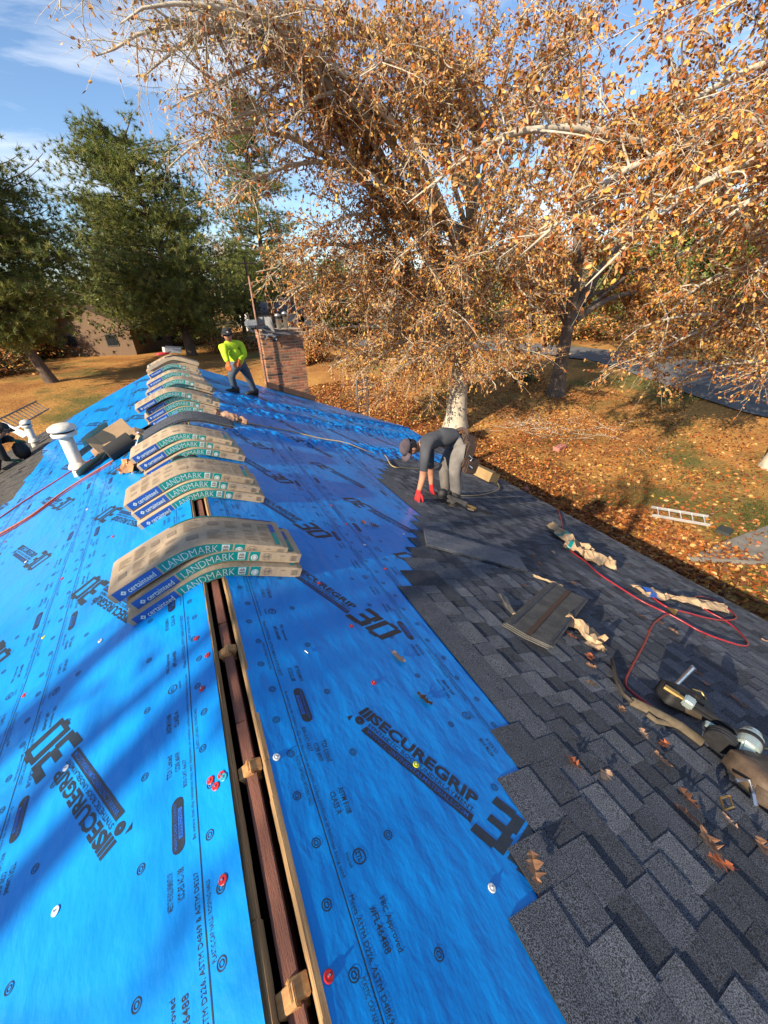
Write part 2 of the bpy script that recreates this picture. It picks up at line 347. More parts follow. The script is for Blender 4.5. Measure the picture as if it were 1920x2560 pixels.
# walls, gables, fascia
wl_ = MB()
wl_.prism([(-5.75, -5.6), (5.75, -5.6), (5.75, -2.50), (0, -0.13), (-5.75, -2.50)], 0.2, 0, Matrix(((1, 0, 0, 0), (0, 0, -1, 10.95), (0, 1, 0, 0), (0, 0, 0, 1))))
for x in (-5.75, 5.75): wl_.box((x, 4, -4.05), (0.2, 13.4, 3.1), 0)
hb(wl_, 'wall', M_BRICKW)
for sd in (-1, 1):
    fb = MB(); fb.box((sd*(EAVE*CS+0.012), 4.07, -EAVE*SN-0.10), (0.022, 14.2, 0.17), 0); hb(fb, 'fascia', M_FAS)
    rk = MB(); P = RP if sd > 0 else LP
    rk.add([P(0.06, HY1+0.003, 0.006), P(EAVE, HY1+0.003, 0.006), P(EAVE, HY1+0.003, -0.16), P(0.06, HY1+0.003, -0.16), P(0.06, HY1+0.03, 0.006), P(EAVE, HY1+0.03, 0.006), P(EAVE, HY1+0.03, -0.16), P(0.06, HY1+0.03, -0.16)],
           [(0, 1, 2, 3), (7, 6, 5, 4), (4, 5, 1, 0), (3, 2, 6, 7), (0, 3, 7, 4), (1, 5, 6, 2)], 0); hb(rk, 'rake_board', M_FAS, fixn=True)

# ---- synthetic underlayment, laid in lapped sheets, with real wrinkles
def nz(x, y, z=0.0): return mnoise.noise(Vector((x, y, z)))
def vnz(x, y, seed=0.0):
    """numpy gradient noise, about -1..1"""
    x = np.asarray(x, float); y = np.asarray(y, float)+0*x; x = x+0*y
    xi = np.floor(x); yi = np.floor(y); fx = x-xi; fy = y-yi
    def g(i, j):
        h = np.sin(i*127.1+j*311.7+seed*74.7)*43758.5453; a = (h-np.floor(h))*2*PI
        return np.cos(a)*(x-i)+np.sin(a)*(y-j)
    ux = fx*fx*fx*(fx*(fx*6-15)+10); uy = fy*fy*fy*(fy*(fy*6-15)+10)
    n0 = g(xi, yi)*(1-ux)+g(xi+1, yi)*ux; n1 = g(xi, yi+1)*(1-ux)+g(xi+1, yi+1)*ux
    return (n0*(1-uy)+n1*uy)*1.45
def wrinkle(side, u, y):
    h = 0.003+0.0035*vnz(u*1.6, y*1.1, 3+side)+0.0016*vnz(u*5, y*4, 9+side)
    h = h+0.0062*np.maximum(0, 1-np.abs(u-(0.42+0.07*np.sin(y*1.7+side)))/0.045)*np.maximum(0, vnz(y*1.2, 5.1, side)+0.3)     # long soft crease along the sheet
    if side > 0:
        for yb_, k, wd in ((7.75, 0.42, 0.2), (6.62, 0.42, 0.24), (5.25, 0.31, 0.17)):
            c = y-(yb_+k*u)-0.12*vnz(u*1.3, yb_+0.5); w = wd+0.05*u; m = np.exp(-(c/w)**2)*np.minimum(1, u/0.5)
            r = 1-np.abs(vnz((u+y*0.5)*5.5, (y-0.4*u)*2.6, yb_))*2.2; r2 = 1-np.abs(vnz((u-0.3*y)*11, (y+0.4*u)*5, yb_+7))*2
            h = h+np.where(m > 0.03, m*(0.05*np.maximum(0, r)**2+0.016*np.maximum(0, r2)), 0)
    else:
        h = h+0.008+0.010*vnz(u*1.1, y*0.9, 21)+0.0035*vnz((u+y*0.5)*3.2, y*0.7, 33)*sstep(1.4, 2.4, u)
    return h
def slope_pts(side, u, y, o):
    return np.stack([side*(u*CS+SN*o), y-4, -u*SN+CS*o+5.35], -1)      # in the house's own frame
U1 = [0.060, 1.10, 2.24, 3.38, 4.52, 5.64]
sheet_defs = [(1, 0.060, 1.180, False, 0.0), (1, 1.10, 2.320, True, 0.34), (1, 2.24, 3.46, False, 0.55), (1, 3.38, 4.60, True, 0.1), (1, 4.52, 5.74, False, 0.8), (1, 5.64, 6.745, True, 0.4),
              (-1, 0.060, 1.075, False, -0.415), (-1, 0.995, 2.21, True, 0.09), (-1, 2.13, 3.35, False, 0.3)]
Y0S, Y1S = -1.2, 11.14
def sheet_o(side, u0, u1, u): return 0.0035+0.0045*(u-u0)/(u1-u0)
for side, u0, u1, flip, ph in sheet_defs:
    P = RP if side > 0 else LP
    nu = int((u1-u0)/(0.03 if side > 0 else 0.04)); nv = 480 if side > 0 else 240
    uu, yy = np.meshgrid(np.linspace(u0, u1, nu+1), np.linspace(Y0S, Y1S, nv+1))
    if side < 0 and u1 > 3: uu = u0+(uu-u0)*(0.55+0.25*vnz(yy*0.8, 2.2)+0.08*vnz(yy*4, 1.3))      # torn lower edge
    pts = slope_pts(side, uu, yy, sheet_o(side, u0, u1, uu)+wrinkle(side, uu, yy)).reshape(-1, 3)
    jj, ii = np.meshgrid(np.arange(nv), np.arange(nu), indexing='ij'); q0 = (jj*(nu+1)+ii).ravel()
    fq = np.stack([q0, q0+1, q0+nu+2, q0+nu+1], -1)
    if side < 0: fq = fq[:, ::-1]
    sh = link('underlayment_sheet', raw_mesh('underlayment_sheet', pts, fq, M_BLUE, smooth=True), house)
    if side > 0 and u0 > 4: continue
    W = u1-u0
    def place(src, name, X0, rot, ox, oy, mirror_edge=False):
        c, q = math.cos(rot), math.sin(rot); A = np.array(src.v)
        X = X0+ox+A[:, 0]*c-A[:, 1]*q; Y = oy+A[:, 0]*q+A[:, 1]*c
        if mirror_edge: X, Y = -X, W-Y
        if side > 0: y, u = (-X, u0+Y) if not flip else (X, u1-Y)
        else: y, u = (X, u0+Y) if not flip else (-X, u1-Y)
        mn, mx = y.min(), y.max(); um = u.mean()
        if mn < Y0S or mx > Y1S-0.02: return
        if side > 0 and um > 1.3 and mn < 1.2: return        # under the shingles
        if side > 0 and um > 2.6 and mn < 3.2: return
        pts = slope_pts(side, u, y, sheet_o(side, u0, u1, u)+wrinkle(side, u, y)+0.0012+A[:, 2]*0.5)
        me = bpy.data.meshes.new(name); me.from_pydata(pts.tolist(), [], src.f); me.materials.append(M_INK); me.materials.append(M_INKB)
        me.polygons.foreach_set('material_index', src.m); me.update()
        tag(link(name, me, sh), kind='stuff' if name == 'printed_marking' else None)
    for k in range(-12, 13):
        X0 = k*PER+ph
        place(logo, 'printed_logo', X0, R(30), -0.88, 0.38)
        place(edge_print, 'printed_marking', X0-PER, 0, 0, 0)
        if not (side > 0 and u0 > 3): place(edge_print, 'printed_marking', X0-PER+0.2, 0, 0, 0.0, True)

# ---- new laminated shingles, every one its own piece
YEND = [0.22, 0.36, 0.56, 0.75, 1.88, 2.09, 2.29, 2.48, 2.68, 2.87, 3.09, 3.27, 4.46, 4.71, 4.91, 5.08, 5.32, 5.57, 5.74, 5.9]
SH_H, EXPO, SH_W = 0.337, 0.1436, 1.0
def shingle_mesh(seed):
    """local x = along the course (towards the camera), y = up the slope from the butt, z = off the roof"""
    rng = random.Random(seed); mb = MB(); slope = -0.0085/SH_H
    def plate(x0, x1, y0, y1, z, th, m):
        za, zb = 0.016+slope*y0+z, 0.016+slope*y1+z
        vs = [(x0, y0, za-th), (x1, y0, za-th), (x1, y1, zb-th), (x0, y1, zb-th), (x0, y0, za), (x1, y0, za), (x1, y1, zb), (x0, y1, zb)]
        mb.add(vs, [(4, 5, 6, 7)], m); mb.add(vs, [(0, 1, 5, 4), (1, 2, 6, 5), (2, 3, 7, 6), (3, 0, 4, 7)], 3)
    dark = rng.choice((0, 1, 1)); g = 0.0012
    plate(g, SH_W-g, 0, 0.155, 0.0, 0.003, dark)
    plate(g, SH_W-g, 0.150, SH_H, 0.0026, 0.0054, rng.choice((0, 1, 0)))
    x = rng.choice((0.0, 0.07, 0.12))
    while x < SH_W-0.05:
        w = rng.choice((0.11, 0.14, 0.17, 0.2)); x1 = min(x+w, SH_W); tp = rng.uniform(0, 0.006)
        plate(max(x, 0.0015), min(x1, SH_W-0.0015), rng.uniform(0.0, 0.003), 0.151, 0.0030, 0.0030, rng.choice((0, 2, 0, 1, 2)))
        x = x1+rng.choice((0.07, 0.1, 0.13, 0.16))
    return mb.mesh('shingle', M_SH+[M_SHB])
SHV = [shingle_mesh(100+i) for i in range(14)]
rng = random.Random(11)
EXT = Matrix(((0, SN*0-CS, 0), (0, 0, 0), (0, 0, 0)))
nsh = 0
for k in range(41):
    ub = 0.62+EXPO*k+SH_H
    ye = YEND[k] if k < len(YEND) else YEND[-1]+0.165*(k-19)+rng.uniform(-0.03, 0.03)
    if ub > EAVE+0.02: break
    y = ye
    while y > -1.0:
        o = bpy.data.objects.new('shingle', rng.choice(SHV)); COL.objects.link(o); o.parent = house; nsh += 1
        base = RP(ub+rng.uniform(-0.0025, 0.0025), y-SH_W, 0.006)
        ex, ey = Vector((0, 1, 0)), Vector((-CS, 0, SN)); ez = ex.cross(ey)
        a = rng.uniform(-0.0025, 0.0025)
        M = Matrix((( ex.x, ey.x, ez.x), (ex.y, ey.y, ez.y), (ex.z, ey.z, ez.z))) @ Matrix.Rotation(a, 3, 'Z')
        o.matrix_basis = Matrix.Translation(base-Vector((0, 4, -5.35))) @ M.to_4x4()
        y -= SH_W
# ---- old shingles still on the left slope, below the new underlayment
M_OLD = pm('old_shingles', (0.085, 0.078, 0.068), (0.045, 0.042, 0.038), rough=0.95, scale=6, bump=0.6, bscale=300, fine=(0.6, 1.4), fscale=250)
old = MB(); rng = random.Random(5)
for k in range(32):
    ub = 2.5+k*0.142+0.3
    if ub > EAVE+0.02: break
    y = 1.0-rng.uniform(0, 0.3)
    while y < 11.1:
        w = rng.choice((0.26, 0.3, 0.32)); top = max(2.35+0.3*nz(y*0.9, 7.7)+0.1*nz(y*5, 2), ub-0.3)
        y1 = min(y+w, 11.12)
        if ub-top > 0.05 and rng.random() > 0.03:
            zt = rng.uniform(0, 0.008)
            vs = [LP(ub, y, 0.02+zt), LP(ub, y1-0.006, 0.02+rng.uniform(0, 0.008)), LP(top, y1-0.006, 0.012), LP(top, y, 0.012), LP(ub, y, 0.008), LP(ub, y1-0.006, 0.008)]
            old.add(vs, [(3, 2, 1, 0), (0, 1, 5, 4)], 0)
        y = y1
tag(hb(old, 'old_shingles', M_OLD), label='weathered grey-brown old shingles left on the lower left slope', kind='stuff')
print('shingles', nsh)
# ------------------------------------------------------------------ ground, road, yard
def mix_ground():
    m = bpy.data.materials.new('yard_ground'); m.use_nodes = True; N, L = m.node_tree.nodes, m.node_tree.links
    bs = N['Principled BSDF']; bs.inputs['Roughness'].default_value = 0.95; bs.inputs['Specular IOR Level'].default_value = 0.15
    tc = N.new('ShaderNodeTexCoord')
    def noise(s, d, st=(1, 1, 1)):
        mp = N.new('ShaderNodeMapping'); mp.inputs['Scale'].default_value = st; L.new(tc.outputs['Object'], mp.inputs[0])
        n = N.new('ShaderNodeTexNoise'); n.inputs['Scale'].default_value = s; n.inputs['Detail'].default_value = d; n.inputs['Roughness'].default_value = 0.65; L.new(mp.outputs[0], n.inputs[0]); return n.outputs['Fac']
    def ramp(f, p0, c0, p1, c1):
        r = N.new('ShaderNodeValToRGB'); r.color_ramp.elements[0].position = p0; r.color_ramp.elements[0].color = (*c0, 1); r.color_ramp.elements[1].position = p1; r.color_ramp.elements[1].color = (*c1, 1); L.new(f, r.inputs[0]); return r.outputs[0]
    def mixc(f, a, b):
        x = N.new('ShaderNodeMixRGB'); L.new(f, x.inputs[0]); L.new(a, x.inputs[1]); L.new(b, x.inputs[2]); return x.outputs[0]
    litter = ramp(noise(9, 6), 0.3, (0.11, 0.045, 0.016), 0.7, (0.46, 0.21, 0.06))
    straw = ramp(noise(5, 6, (1, 3, 1)), 0.3, (0.22, 0.10, 0.03), 0.7, (0.58, 0.31, 0.085))
    grass = ramp(noise(14, 5), 0.3, (0.045, 0.055, 0.014), 0.7, (0.13, 0.14, 0.04))
    c = mixc(ramp(noise(0.22, 3), 0.42, (0, 0, 0), 0.58, (1, 1, 1)), litter, straw)
    c = mixc(ramp(noise(0.13, 5), 0.52, (0, 0, 0), 0.62, (0.85, 0.85, 0.85)), c, grass)
    L.new(c, bs.inputs['Base Color'])
    bp = N.new('ShaderNodeBump'); bp.inputs['Strength'].default_value = 0.8; bp.inputs['Distance'].default_value = 0.08; L.new(noise(7, 6), bp.inputs['Height']); L.new(bp.outputs[0], bs.inputs['Normal'])
    return m
M_GROUND = mix_ground()
ax = np.concatenate([np.linspace(-900, -70, 14), np.linspace(-60, 80, 141), np.linspace(90, 900, 14)])
ay = np.concatenate([np.linspace(-900, -50, 12), np.linspace(-40, 100, 141), np.linspace(110, 900, 14)])
gx, gy = np.meshgrid(ax, ay); gzv = ground_z(gx, gy)+0.05*vnz(gx*0.5, gy*0.5, 2)
nx_, ny_ = len(ax), len(ay); jj, ii = np.meshgrid(np.arange(ny_-1), np.arange(nx_-1), indexing='ij'); q0 = (jj*nx_+ii).ravel()
ground = link('ground', raw_mesh('ground', np.stack([gx, gy, gzv], -1).reshape(-1, 3), np.stack([q0, q0+1, q0+nx_+1, q0+nx_], -1), M_GROUND, smooth=True))
tag(ground, label='yard covered in pine straw, fallen leaves and patches of grass', kind='structure')

M_ASPH = pm('road_asphalt', (0.15, 0.145, 0.14), (0.10, 0.098, 0.096), rough=0.9, scale=2, bump=0.2, bscale=60, fine=(0.8, 1.2), fscale=60)
M_CONC = pm('concrete', (0.2, 0.19, 0.165), (0.14, 0.13, 0.115), rough=0.9, scale=3, bump=0.2, bscale=40, fine=(0.85, 1.1), fscale=80)
def strip(name, mat, pts, width, z, label):
    P = [Vector(p) for p in pts]; fine = []
    for i in range(len(P)-1):
        for k in range(12):
            t = k/12; p0, p1, p2, p3 = P[max(i-1, 0)], P[i], P[i+1], P[min(i+2, len(P)-1)]
            fine.append(0.5*((2*p1)+(p2-p0)*t+(2*p0-5*p1+4*p2-p3)*t*t+(3*p1-p0-3*p2+p3)*t**3))
    fine.append(P[-1]); mb = MB(); n = 8
    vs = []
    for i, p in enumerate(fine):
        t = (fine[min(i+1, len(fine)-1)]-fine[max(i-1, 0)]); s = Vector((t.y, -t.x, 0)).normalized()
        for k in range(n+1):
            q = p+s*width*(k/n-0.5); vs.append((q.x, q.y, float(ground_z(q.x, q.y))+0.05*float(vnz(q.x*0.5, q.y*0.5, 2))+z))
    mb.add(vs, [(i*(n+1)+k, i*(n+1)+k+1, (i+1)*(n+1)+k+1, (i+1)*(n+1)+k) for i in range(len(fine)-1) for k in range(n)])
    return tag(mb.build(name, mat, smooth=True, fixn=True), label=label, kind='structure')
strip('road', M_ASPH, [GT(2250, 1060), GT(1920, 985), GT(1700, 925), GT(1500, 890), GT(1250, 868), GT(950, 858), GT(700, 852), GT(560, 850)], 6.0, 0.09, 'grey asphalt street curving behind the trees')
dv = MB(); dpts = [GT(1720, 1402), GT(1804, 1363), GT(1960, 1303), GT(2160, 1360), GT(1895, 1414)]
zt = max(p.z for p in dpts)+0.07
for i in range(len(dpts)): dpts[i].z = zt
dv.prism([(p.x, p.y) for p in dpts], 0.12, 0, None, zt-0.10)
tag(dv.build('driveway', M_CONC, fixn=True), label='corner of a concrete driveway slab beyond the eave', kind='structure')

# ------------------------------------------------------------------ foliage machinery
M_LEAF = [pm('autumn_leaf_'+n, c, tuple(k*0.7 for k in c), rough=0.42, scale=3, trans=0.22, spec=0.25) for n, c in
          (('copper', (0.50, 0.19, 0.042)), ('tan', (0.68, 0.39, 0.14)), ('rust', (0.36, 0.10, 0.026)), ('gold', (0.72, 0.43, 0.085)), ('brown', (0.15, 0.06, 0.028)))]
M_BARK = pm('beech_bark', (0.52, 0.46, 0.36), (0.33, 0.29, 0.22), rough=0.9, scale=5, bump=0.4, bscale=25, stretch=(1, 1, 0.5))
M_BARKD = pm('oak_bark', (0.17, 0.13, 0.095), (0.08, 0.06, 0.045), rough=0.95, scale=9, bump=0.9, bscale=18, stretch=(2.5, 2.5, 0.5))
M_PBARK = pm('pine_bark', (0.15, 0.10, 0.07), (0.05, 0.04, 0.033), rough=0.95, scale=7, bump=1.0, bscale=14, stretch=(2, 2, 0.5))
M_NEED = [pm('pine_needles_'+n, c, tuple(k*0.7 for k in c), rough=0.5, scale=2, trans=0.35) for n, c in (('a', (0.19, 0.225, 0.045)), ('b', (0.30, 0.30, 0.07)), ('c', (0.10, 0.145, 0.035)))]
M_GLEAF = [pm('green_leaf_'+n, c, rough=0.5, scale=3, trans=0.3) for n, c in (('a', (0.05, 0.09, 0.02)), ('b', (0.10, 0.12, 0.03)))]
def tubes_np(paths, n):
    """many polylines of equal point count: pts (m,k,3), rad (m,k) -> verts, quads"""
    P, Rd = paths; m, k, _ = P.shape
    T = np.empty_like(P); T[:, 1:-1] = P[:, 2:]-P[:, :-2]; T[:, 0] = P[:, 1]-P[:, 0]; T[:, -1] = P[:, -1]-P[:, -2]
    T /= np.linalg.norm(T, axis=2, keepdims=True)+1e-9
    ref = np.where(np.abs(T[:, :1, 2:3]) < 0.8, np.array([0, 0, 1.]), np.array([1., 0, 0])); ref = np.broadcast_to(ref, P.shape)
    A = np.cross(T, ref); A /= np.linalg.norm(A, axis=2, keepdims=True)+1e-9; B = np.cross(T, A)
    ang = np.arange(n)*2*PI/n
    V = P[:, :, None, :]+Rd[:, :, None, None]*(A[:, :, None, :]*np.cos(ang)[:, None]+B[:, :, None, :]*np.sin(ang)[:, None])
    idx = np.arange(m*k*n).reshape(m, k, n); nx = np.roll(idx, -1, axis=2)
    Q = np.stack([idx[:, :-1], nx[:, :-1], nx[:, 1:], idx[:, 1:]], -1).reshape(-1, 4)
    return V.reshape(-1, 3), Q
def leaves_np(pos, axis, rs, lmin, lmax, wr, fold=0.25):
    n = len(pos); axis = axis/(np.linalg.norm(axis, axis=1, keepdims=True)+1e-9)
    r = rs.normal(size=(n, 3)); side = np.cross(axis, r); side /= np.linalg.norm(side, axis=1, keepdims=True)+1e-9; nor = np.cross(side, axis)
    L = rs.uniform(lmin, lmax, (n, 1)); W = L*wr*rs.uniform(0.8, 1.2, (n, 1))*0.5; f = fold*rs.uniform(0.2, 1.6, (n, 1)); cu = rs.uniform(-0.25, 0.25, (n, 1))*L
    b = pos; tip = pos+axis*L+nor*cu
    l1 = pos+axis*L*0.3+side*W*0.9+nor*W*f; l2 = pos+axis*L*0.68+side*W*0.85+nor*(W*f+cu*0.4); r1 = pos+axis*L*0.3-side*W*0.9+nor*W*f; r2 = pos+axis*L*0.68-side*W*0.85+nor*(W*f+cu*0.4)
    V = np.stack([b, l1, l2, tip, r2, r1], 1).reshape(-1, 3); i = np.arange(n)*6
    Q = np.concatenate([np.stack([i, i+3, i+2, i+1], 1), np.stack([i, i+5, i+4, i+3], 1)])
    return V, Q
def bez(p0, p1, p2, p3, n):
    t = np.linspace(0, 1, n)[:, None]; return (1-t)**3*p0+3*(1-t)**2*t*p1+3*(1-t)*t*t*p2+t**3*p3
def PX(x, y, d):
    w = ray(x, y)/F_PX; return CAM_O+w*d
def broadleaf(name, base, trunk_h, r0, tips, seed, label, leaf_w, sec_per_m=1.7, twig_gap=0.14, lpt=11, lsize=(0.07, 0.125), bark=None, cat='tree', group=None, lean=(0, 0), keep=None, sec_len=(0.9, 2.6), bare=None, trunk_pts=None, starts=(0.3, 0.95), sparse=1.0, twig_r=1.0):
    rs = np.random.RandomState(seed); base = np.array(base, float); root = thing(name, tuple(base), label=label, cat=cat, group=group)
    Vt, Qt, off = [], [], 0
    def addt(P, Rd, n):
        nonlocal off
        V, Q = tubes_np((np.asarray(P, float), np.asarray(Rd, float)), n); Vt.append(V); Qt.append(Q+off); off += len(V)
    top = base+np.array([lean[0], lean[1], trunk_h]); K = 14; tt = np.linspace(0, 1, K)[:, None]
    trunk = base-np.array([0, 0, 0.3])+(top-base)*tt+np.concatenate([0.16*np.sin(tt*5+seed), 0.16*np.sin(tt*4+seed*2), 0*tt], 1)*tt
    tr = r0*(1.0-0.72*tt[:, 0])+r0*0.6*np.exp(-tt[:, 0]*16); addt(trunk[None], tr[None], 14)
    limbs = []
    for tip in tips:
        tip = np.array(tip, float); s = rs.uniform(*starts); i = s*(K-1); p0 = trunk[int(i)]*(1-i % 1)+trunk[min(int(i)+1, K-1)]*(i % 1)
        if tip[2] < p0[2]-2: p0 = trunk[int(0.35*K)]
        d = tip-p0; L = np.linalg.norm(d); h = d*np.array([1, 1, 0])
        P = bez(p0, p0+np.array([0, 0, 0.28*L])+h*0.18+rs.normal(size=3)*0.06*L, tip-h*0.28+np.array([0, 0, 0.22*L])+rs.normal(size=3)*0.05*L, tip, 26)
        P[1:-1] += (np.cumsum(rs.normal(size=(24, 3)), 0)*0.035*np.linspace(0.2, 1, 24)[:, None])
        rr = max(0.03, min(r0*0.5, 0.0135*L)); Rr = rr*(1-np.linspace(0, 1, 26))**0.8+0.012; addt(P[None], Rr[None], 8); limbs.append((P, Rr, L))
    SP, SR = [], []
    for P, Rr, L in limbs:
        for k in range(int(L*sec_per_m)):
            s = rs.uniform(0.28, 1.0)**0.8; i = s*24; a = P[int(i)]; tg = P[int(i)+1]-P[int(i)]; tg /= np.linalg.norm(tg)+1e-9
            d = tg*0.75+rs.normal(size=3)*0.75; d[2] = d[2]*0.8+rs.uniform(-0.12, 0.38); d /= np.linalg.norm(d)
            Ls = rs.uniform(*sec_len)*(1.15-0.4*s); e = a+d*Ls; e[2] -= 0.12*Ls*Ls*rs.uniform(0, 1)
            Q = bez(a, a+d*Ls*0.35+rs.normal(size=3)*0.1, a+d*Ls*0.7+rs.normal(size=3)*0.14, e, 9); SP.append(Q); SR.append(np.linspace(min(0.03, Rr[int(i)]*0.6), 0.006, 9))
    SP = np.array(SP); addt(SP, np.array(SR), 5)
    tw_a, tw_d = [], []
    for src in [list(SP)] + [[P[10:] for P, _, _ in limbs]]:
        for Q in src:
            seg = np.linalg.norm(np.diff(Q, axis=0), axis=1).sum(); m = max(2, int(seg/twig_gap)); t = rs.uniform(0.08, 1, m)*(len(Q)-1); i = np.minimum(t.astype(int), len(Q)-2); f = (t-i)[:, None]
            tw_a.append(Q[i]*(1-f)+Q[i+1]*f); dd = Q[i+1]-Q[i]; dd /= np.linalg.norm(dd, axis=1, keepdims=True)+1e-9; tw_d.append(dd)
    A = np.concatenate(tw_a); D = np.concatenate(tw_d); n = len(A)
    D = D*0.6+rs.normal(size=(n, 3))*0.7; D[:, 2] += 0.02; D /= np.linalg.norm(D, axis=1, keepdims=True); TL = rs.uniform(0.35, 1.05, (n, 1))
    if keep is not None:
        k = keep(A+D*TL*0.5); A, D, TL = A[k], D[k], TL[k]; n = len(A)
    ts = np.linspace(0, 1, 5)[None, :, None]; droop = np.zeros((n, 5, 3)); droop[:, :, 2] = -0.15*(ts[0, :, 0]**2)*TL*rs.uniform(-0.25, 1, (n, 1))
    wob = np.cumsum(rs.normal(size=(n, 5, 3)), 1)*0.022; wob[:, 0] = 0
    TP = A[:, None]+D[:, None]*ts*TL[:, None]+droop+wob
    addt(TP, np.repeat(np.linspace(0.0050, 0.0022, 5)[None], n, 0)*twig_r, 3)
    V = np.concatenate(Vt)-base; Q = np.concatenate(Qt)
    link('trunk', raw_mesh('trunk', V, Q, bark or M_BARK, smooth=True), root)
    dens = np.ones(n) if bare is None else bare(TP[:, 2])
    cnt = rs.poisson(lpt*dens*sparse); ti = np.repeat(np.arange(n), cnt); tp = rs.uniform(0.15, 1.0, len(ti))*4; i = np.minimum(tp.astype(int), 3); f = (tp-i)[:, None]
    pos = TP[ti, i]*(1-f)+TP[ti, i+1]*f+rs.normal(size=(len(ti), 3))*0.012; axd = D[ti]*0.45+rs.normal(size=(len(ti), 3))*0.55+np.array([0, 0, -0.35])
    LV, LQ = leaves_np(pos, axd, rs, lsize[0], lsize[1], 0.5)
    mi1 = rs.choice(len(M_LEAF), len(ti), p=leaf_w); link('crown', raw_mesh('crown', LV-base, LQ, M_LEAF, np.concatenate([mi1, mi1])), root)
    print(name, 'leaves', len(ti), 'twigs', n); return root

def clear_of_roof(p):   # nothing hangs into the roof, the workers or the chimney
    x, y, z = p[:, 0], p[:, 1], p[:, 2]
    bad = (x < 7.4) & (y < 12.2) & (z < 2.6-0.05*x) | (x < 9.0) & (y < 8) & (z < 0.9-0.30*(x-6))
    return ~bad
bt = GT(1138, 1068)
T1 = [(300, 60, 8), (430, 270, 9.5), (620, 110, 9), (690, 330, 10), (540, 520, 12), (740, 610, 13), (900, 190, 9.5), (1000, 440, 11.5), (860, 760, 15), (700, 770, 16), (1000, 880, 17), (860, 920, 18.5), (1150, 690, 13), (1280, 300, 12),
      (1250, 860, 16.5), (1100, 90, 9.5), (1380, 590, 13), (1440, 160, 11), (1320, 920, 18), (1000, 650, 13), (1230, 520, 12), (820, 450, 11.5), (960, 60, 10), (1080, 800, 15), (1180, 950, 18.3), (1350, 780, 15.5), (480, 30, 8.5), (1130, 330, 11), (780, 690, 15), (930, 820, 17), (780, 860, 18), (1040, 960, 18.5), (1150, 850, 17.5), (1250, 720, 16), (1080, 560, 14), (950, 700, 16), (1200, 620, 15.5), (1300, 850, 18), (880, 970, 19), (1010, 780, 16.5), (900, 640, 15), (1120, 900, 17.5), (800, 790, 17), (1060, 700, 16), (1190, 790, 16.5), (960, 930, 18.5), (1390, 690, 16), (1320, 560, 14), (930, 995, 19.2), (1050, 985, 18.4), (1240, 975, 18), (1310, 960, 18.5), (1000, 915, 17.2), (1100, 870, 17), (1180, 900, 17.5), (820, 930, 18.5), (1250, 60, 11.5), (1350, 30, 11), (1400, 250, 12.5), (1200, 200, 12), (1500, 40, 10.5), (1480, 380, 12), (1040, 230, 11), (640, 680, 14), (150, 25, 8.2), (240, 140, 8.6), (360, 190, 9), (330, 20, 8.2), (550, 330, 10.5), (420, 420, 11)]
broadleaf('beech_tree', bt, 12.5, 0.5, [PX(*t) for t in T1], 7, 'large pale-barked beech with copper leaves behind the bending worker', [0.27, 0.31, 0.13, 0.18, 0.11], sec_per_m=2.1, twig_gap=0.115, lpt=7.6, lsize=(0.065, 0.14), keep=clear_of_roof,
          twig_r=1.35, bare=lambda p: 0.16+0.84*sstep(2.5, 9.0, p[:, 0]+0.25*p[:, 1]-0.42*p[:, 2]), lean=(-0.5, -1.0))
T3 = [(1018, 509, 8.0), (1463, 716, 7.6), (1300, 640, 7.8), (1600, 300, 8.5), (1750, 90, 8.5), (1850, 500, 9), (1690, 640, 8.5), (1900, 850, 12.5), (1800, 940, 15), (1560, 850, 13), (1920, 200, 9), (1650, 800, 11.5), (1500, 420, 9), (1880, 700, 10), (1560, 120, 9), (1450, 560, 10), (1780, 360, 10), (1600, 905, 13.5), (1750, 870, 13), (1880, 940, 14), (1500, 930, 15), (1690, 960, 15)]
t3 = np.array([20.5, 6.0, 0]); t3[2] = ground_z(t3[0], t3[1])
broadleaf('beech_tree', t3, 11, 0.42, [PX(*t) for t in T3], 19, 'beech at the right edge reaching one long crooked bough over the roof', [0.28, 0.3, 0.17, 0.15, 0.10], sec_per_m=2.0, twig_gap=0.125, lpt=7.0, keep=clear_of_roof, lsize=(0.075, 0.15))
tb2 = GT(1388, 985)
T2 = [(1400, 330, 23), (1550, 480, 24), (1650, 330, 22), (1500, 740, 24), (1720, 600, 25), (1330, 640, 22), (1620, 800, 26), (1290, 460, 23), (1480, 590, 20), (1230, 720, 22), (1850, 420, 26), (1400, 870, 24), (1780, 820, 27), (1560, 650, 25), (1680, 720, 26), (1450, 480, 23), (1350, 780, 23), (1850, 650, 27)]
broadleaf('oak_tree', tb2, 13, 0.42, [PX(*t) for t in T2], 31, 'dark-trunked tree with copper leaves standing by the street', [0.3, 0.3, 0.15, 0.2, 0.05], sec_per_m=1.6, twig_gap=0.2, lpt=13, lsize=(0.15, 0.26), bark=M_BARKD, twig_r=1.8)

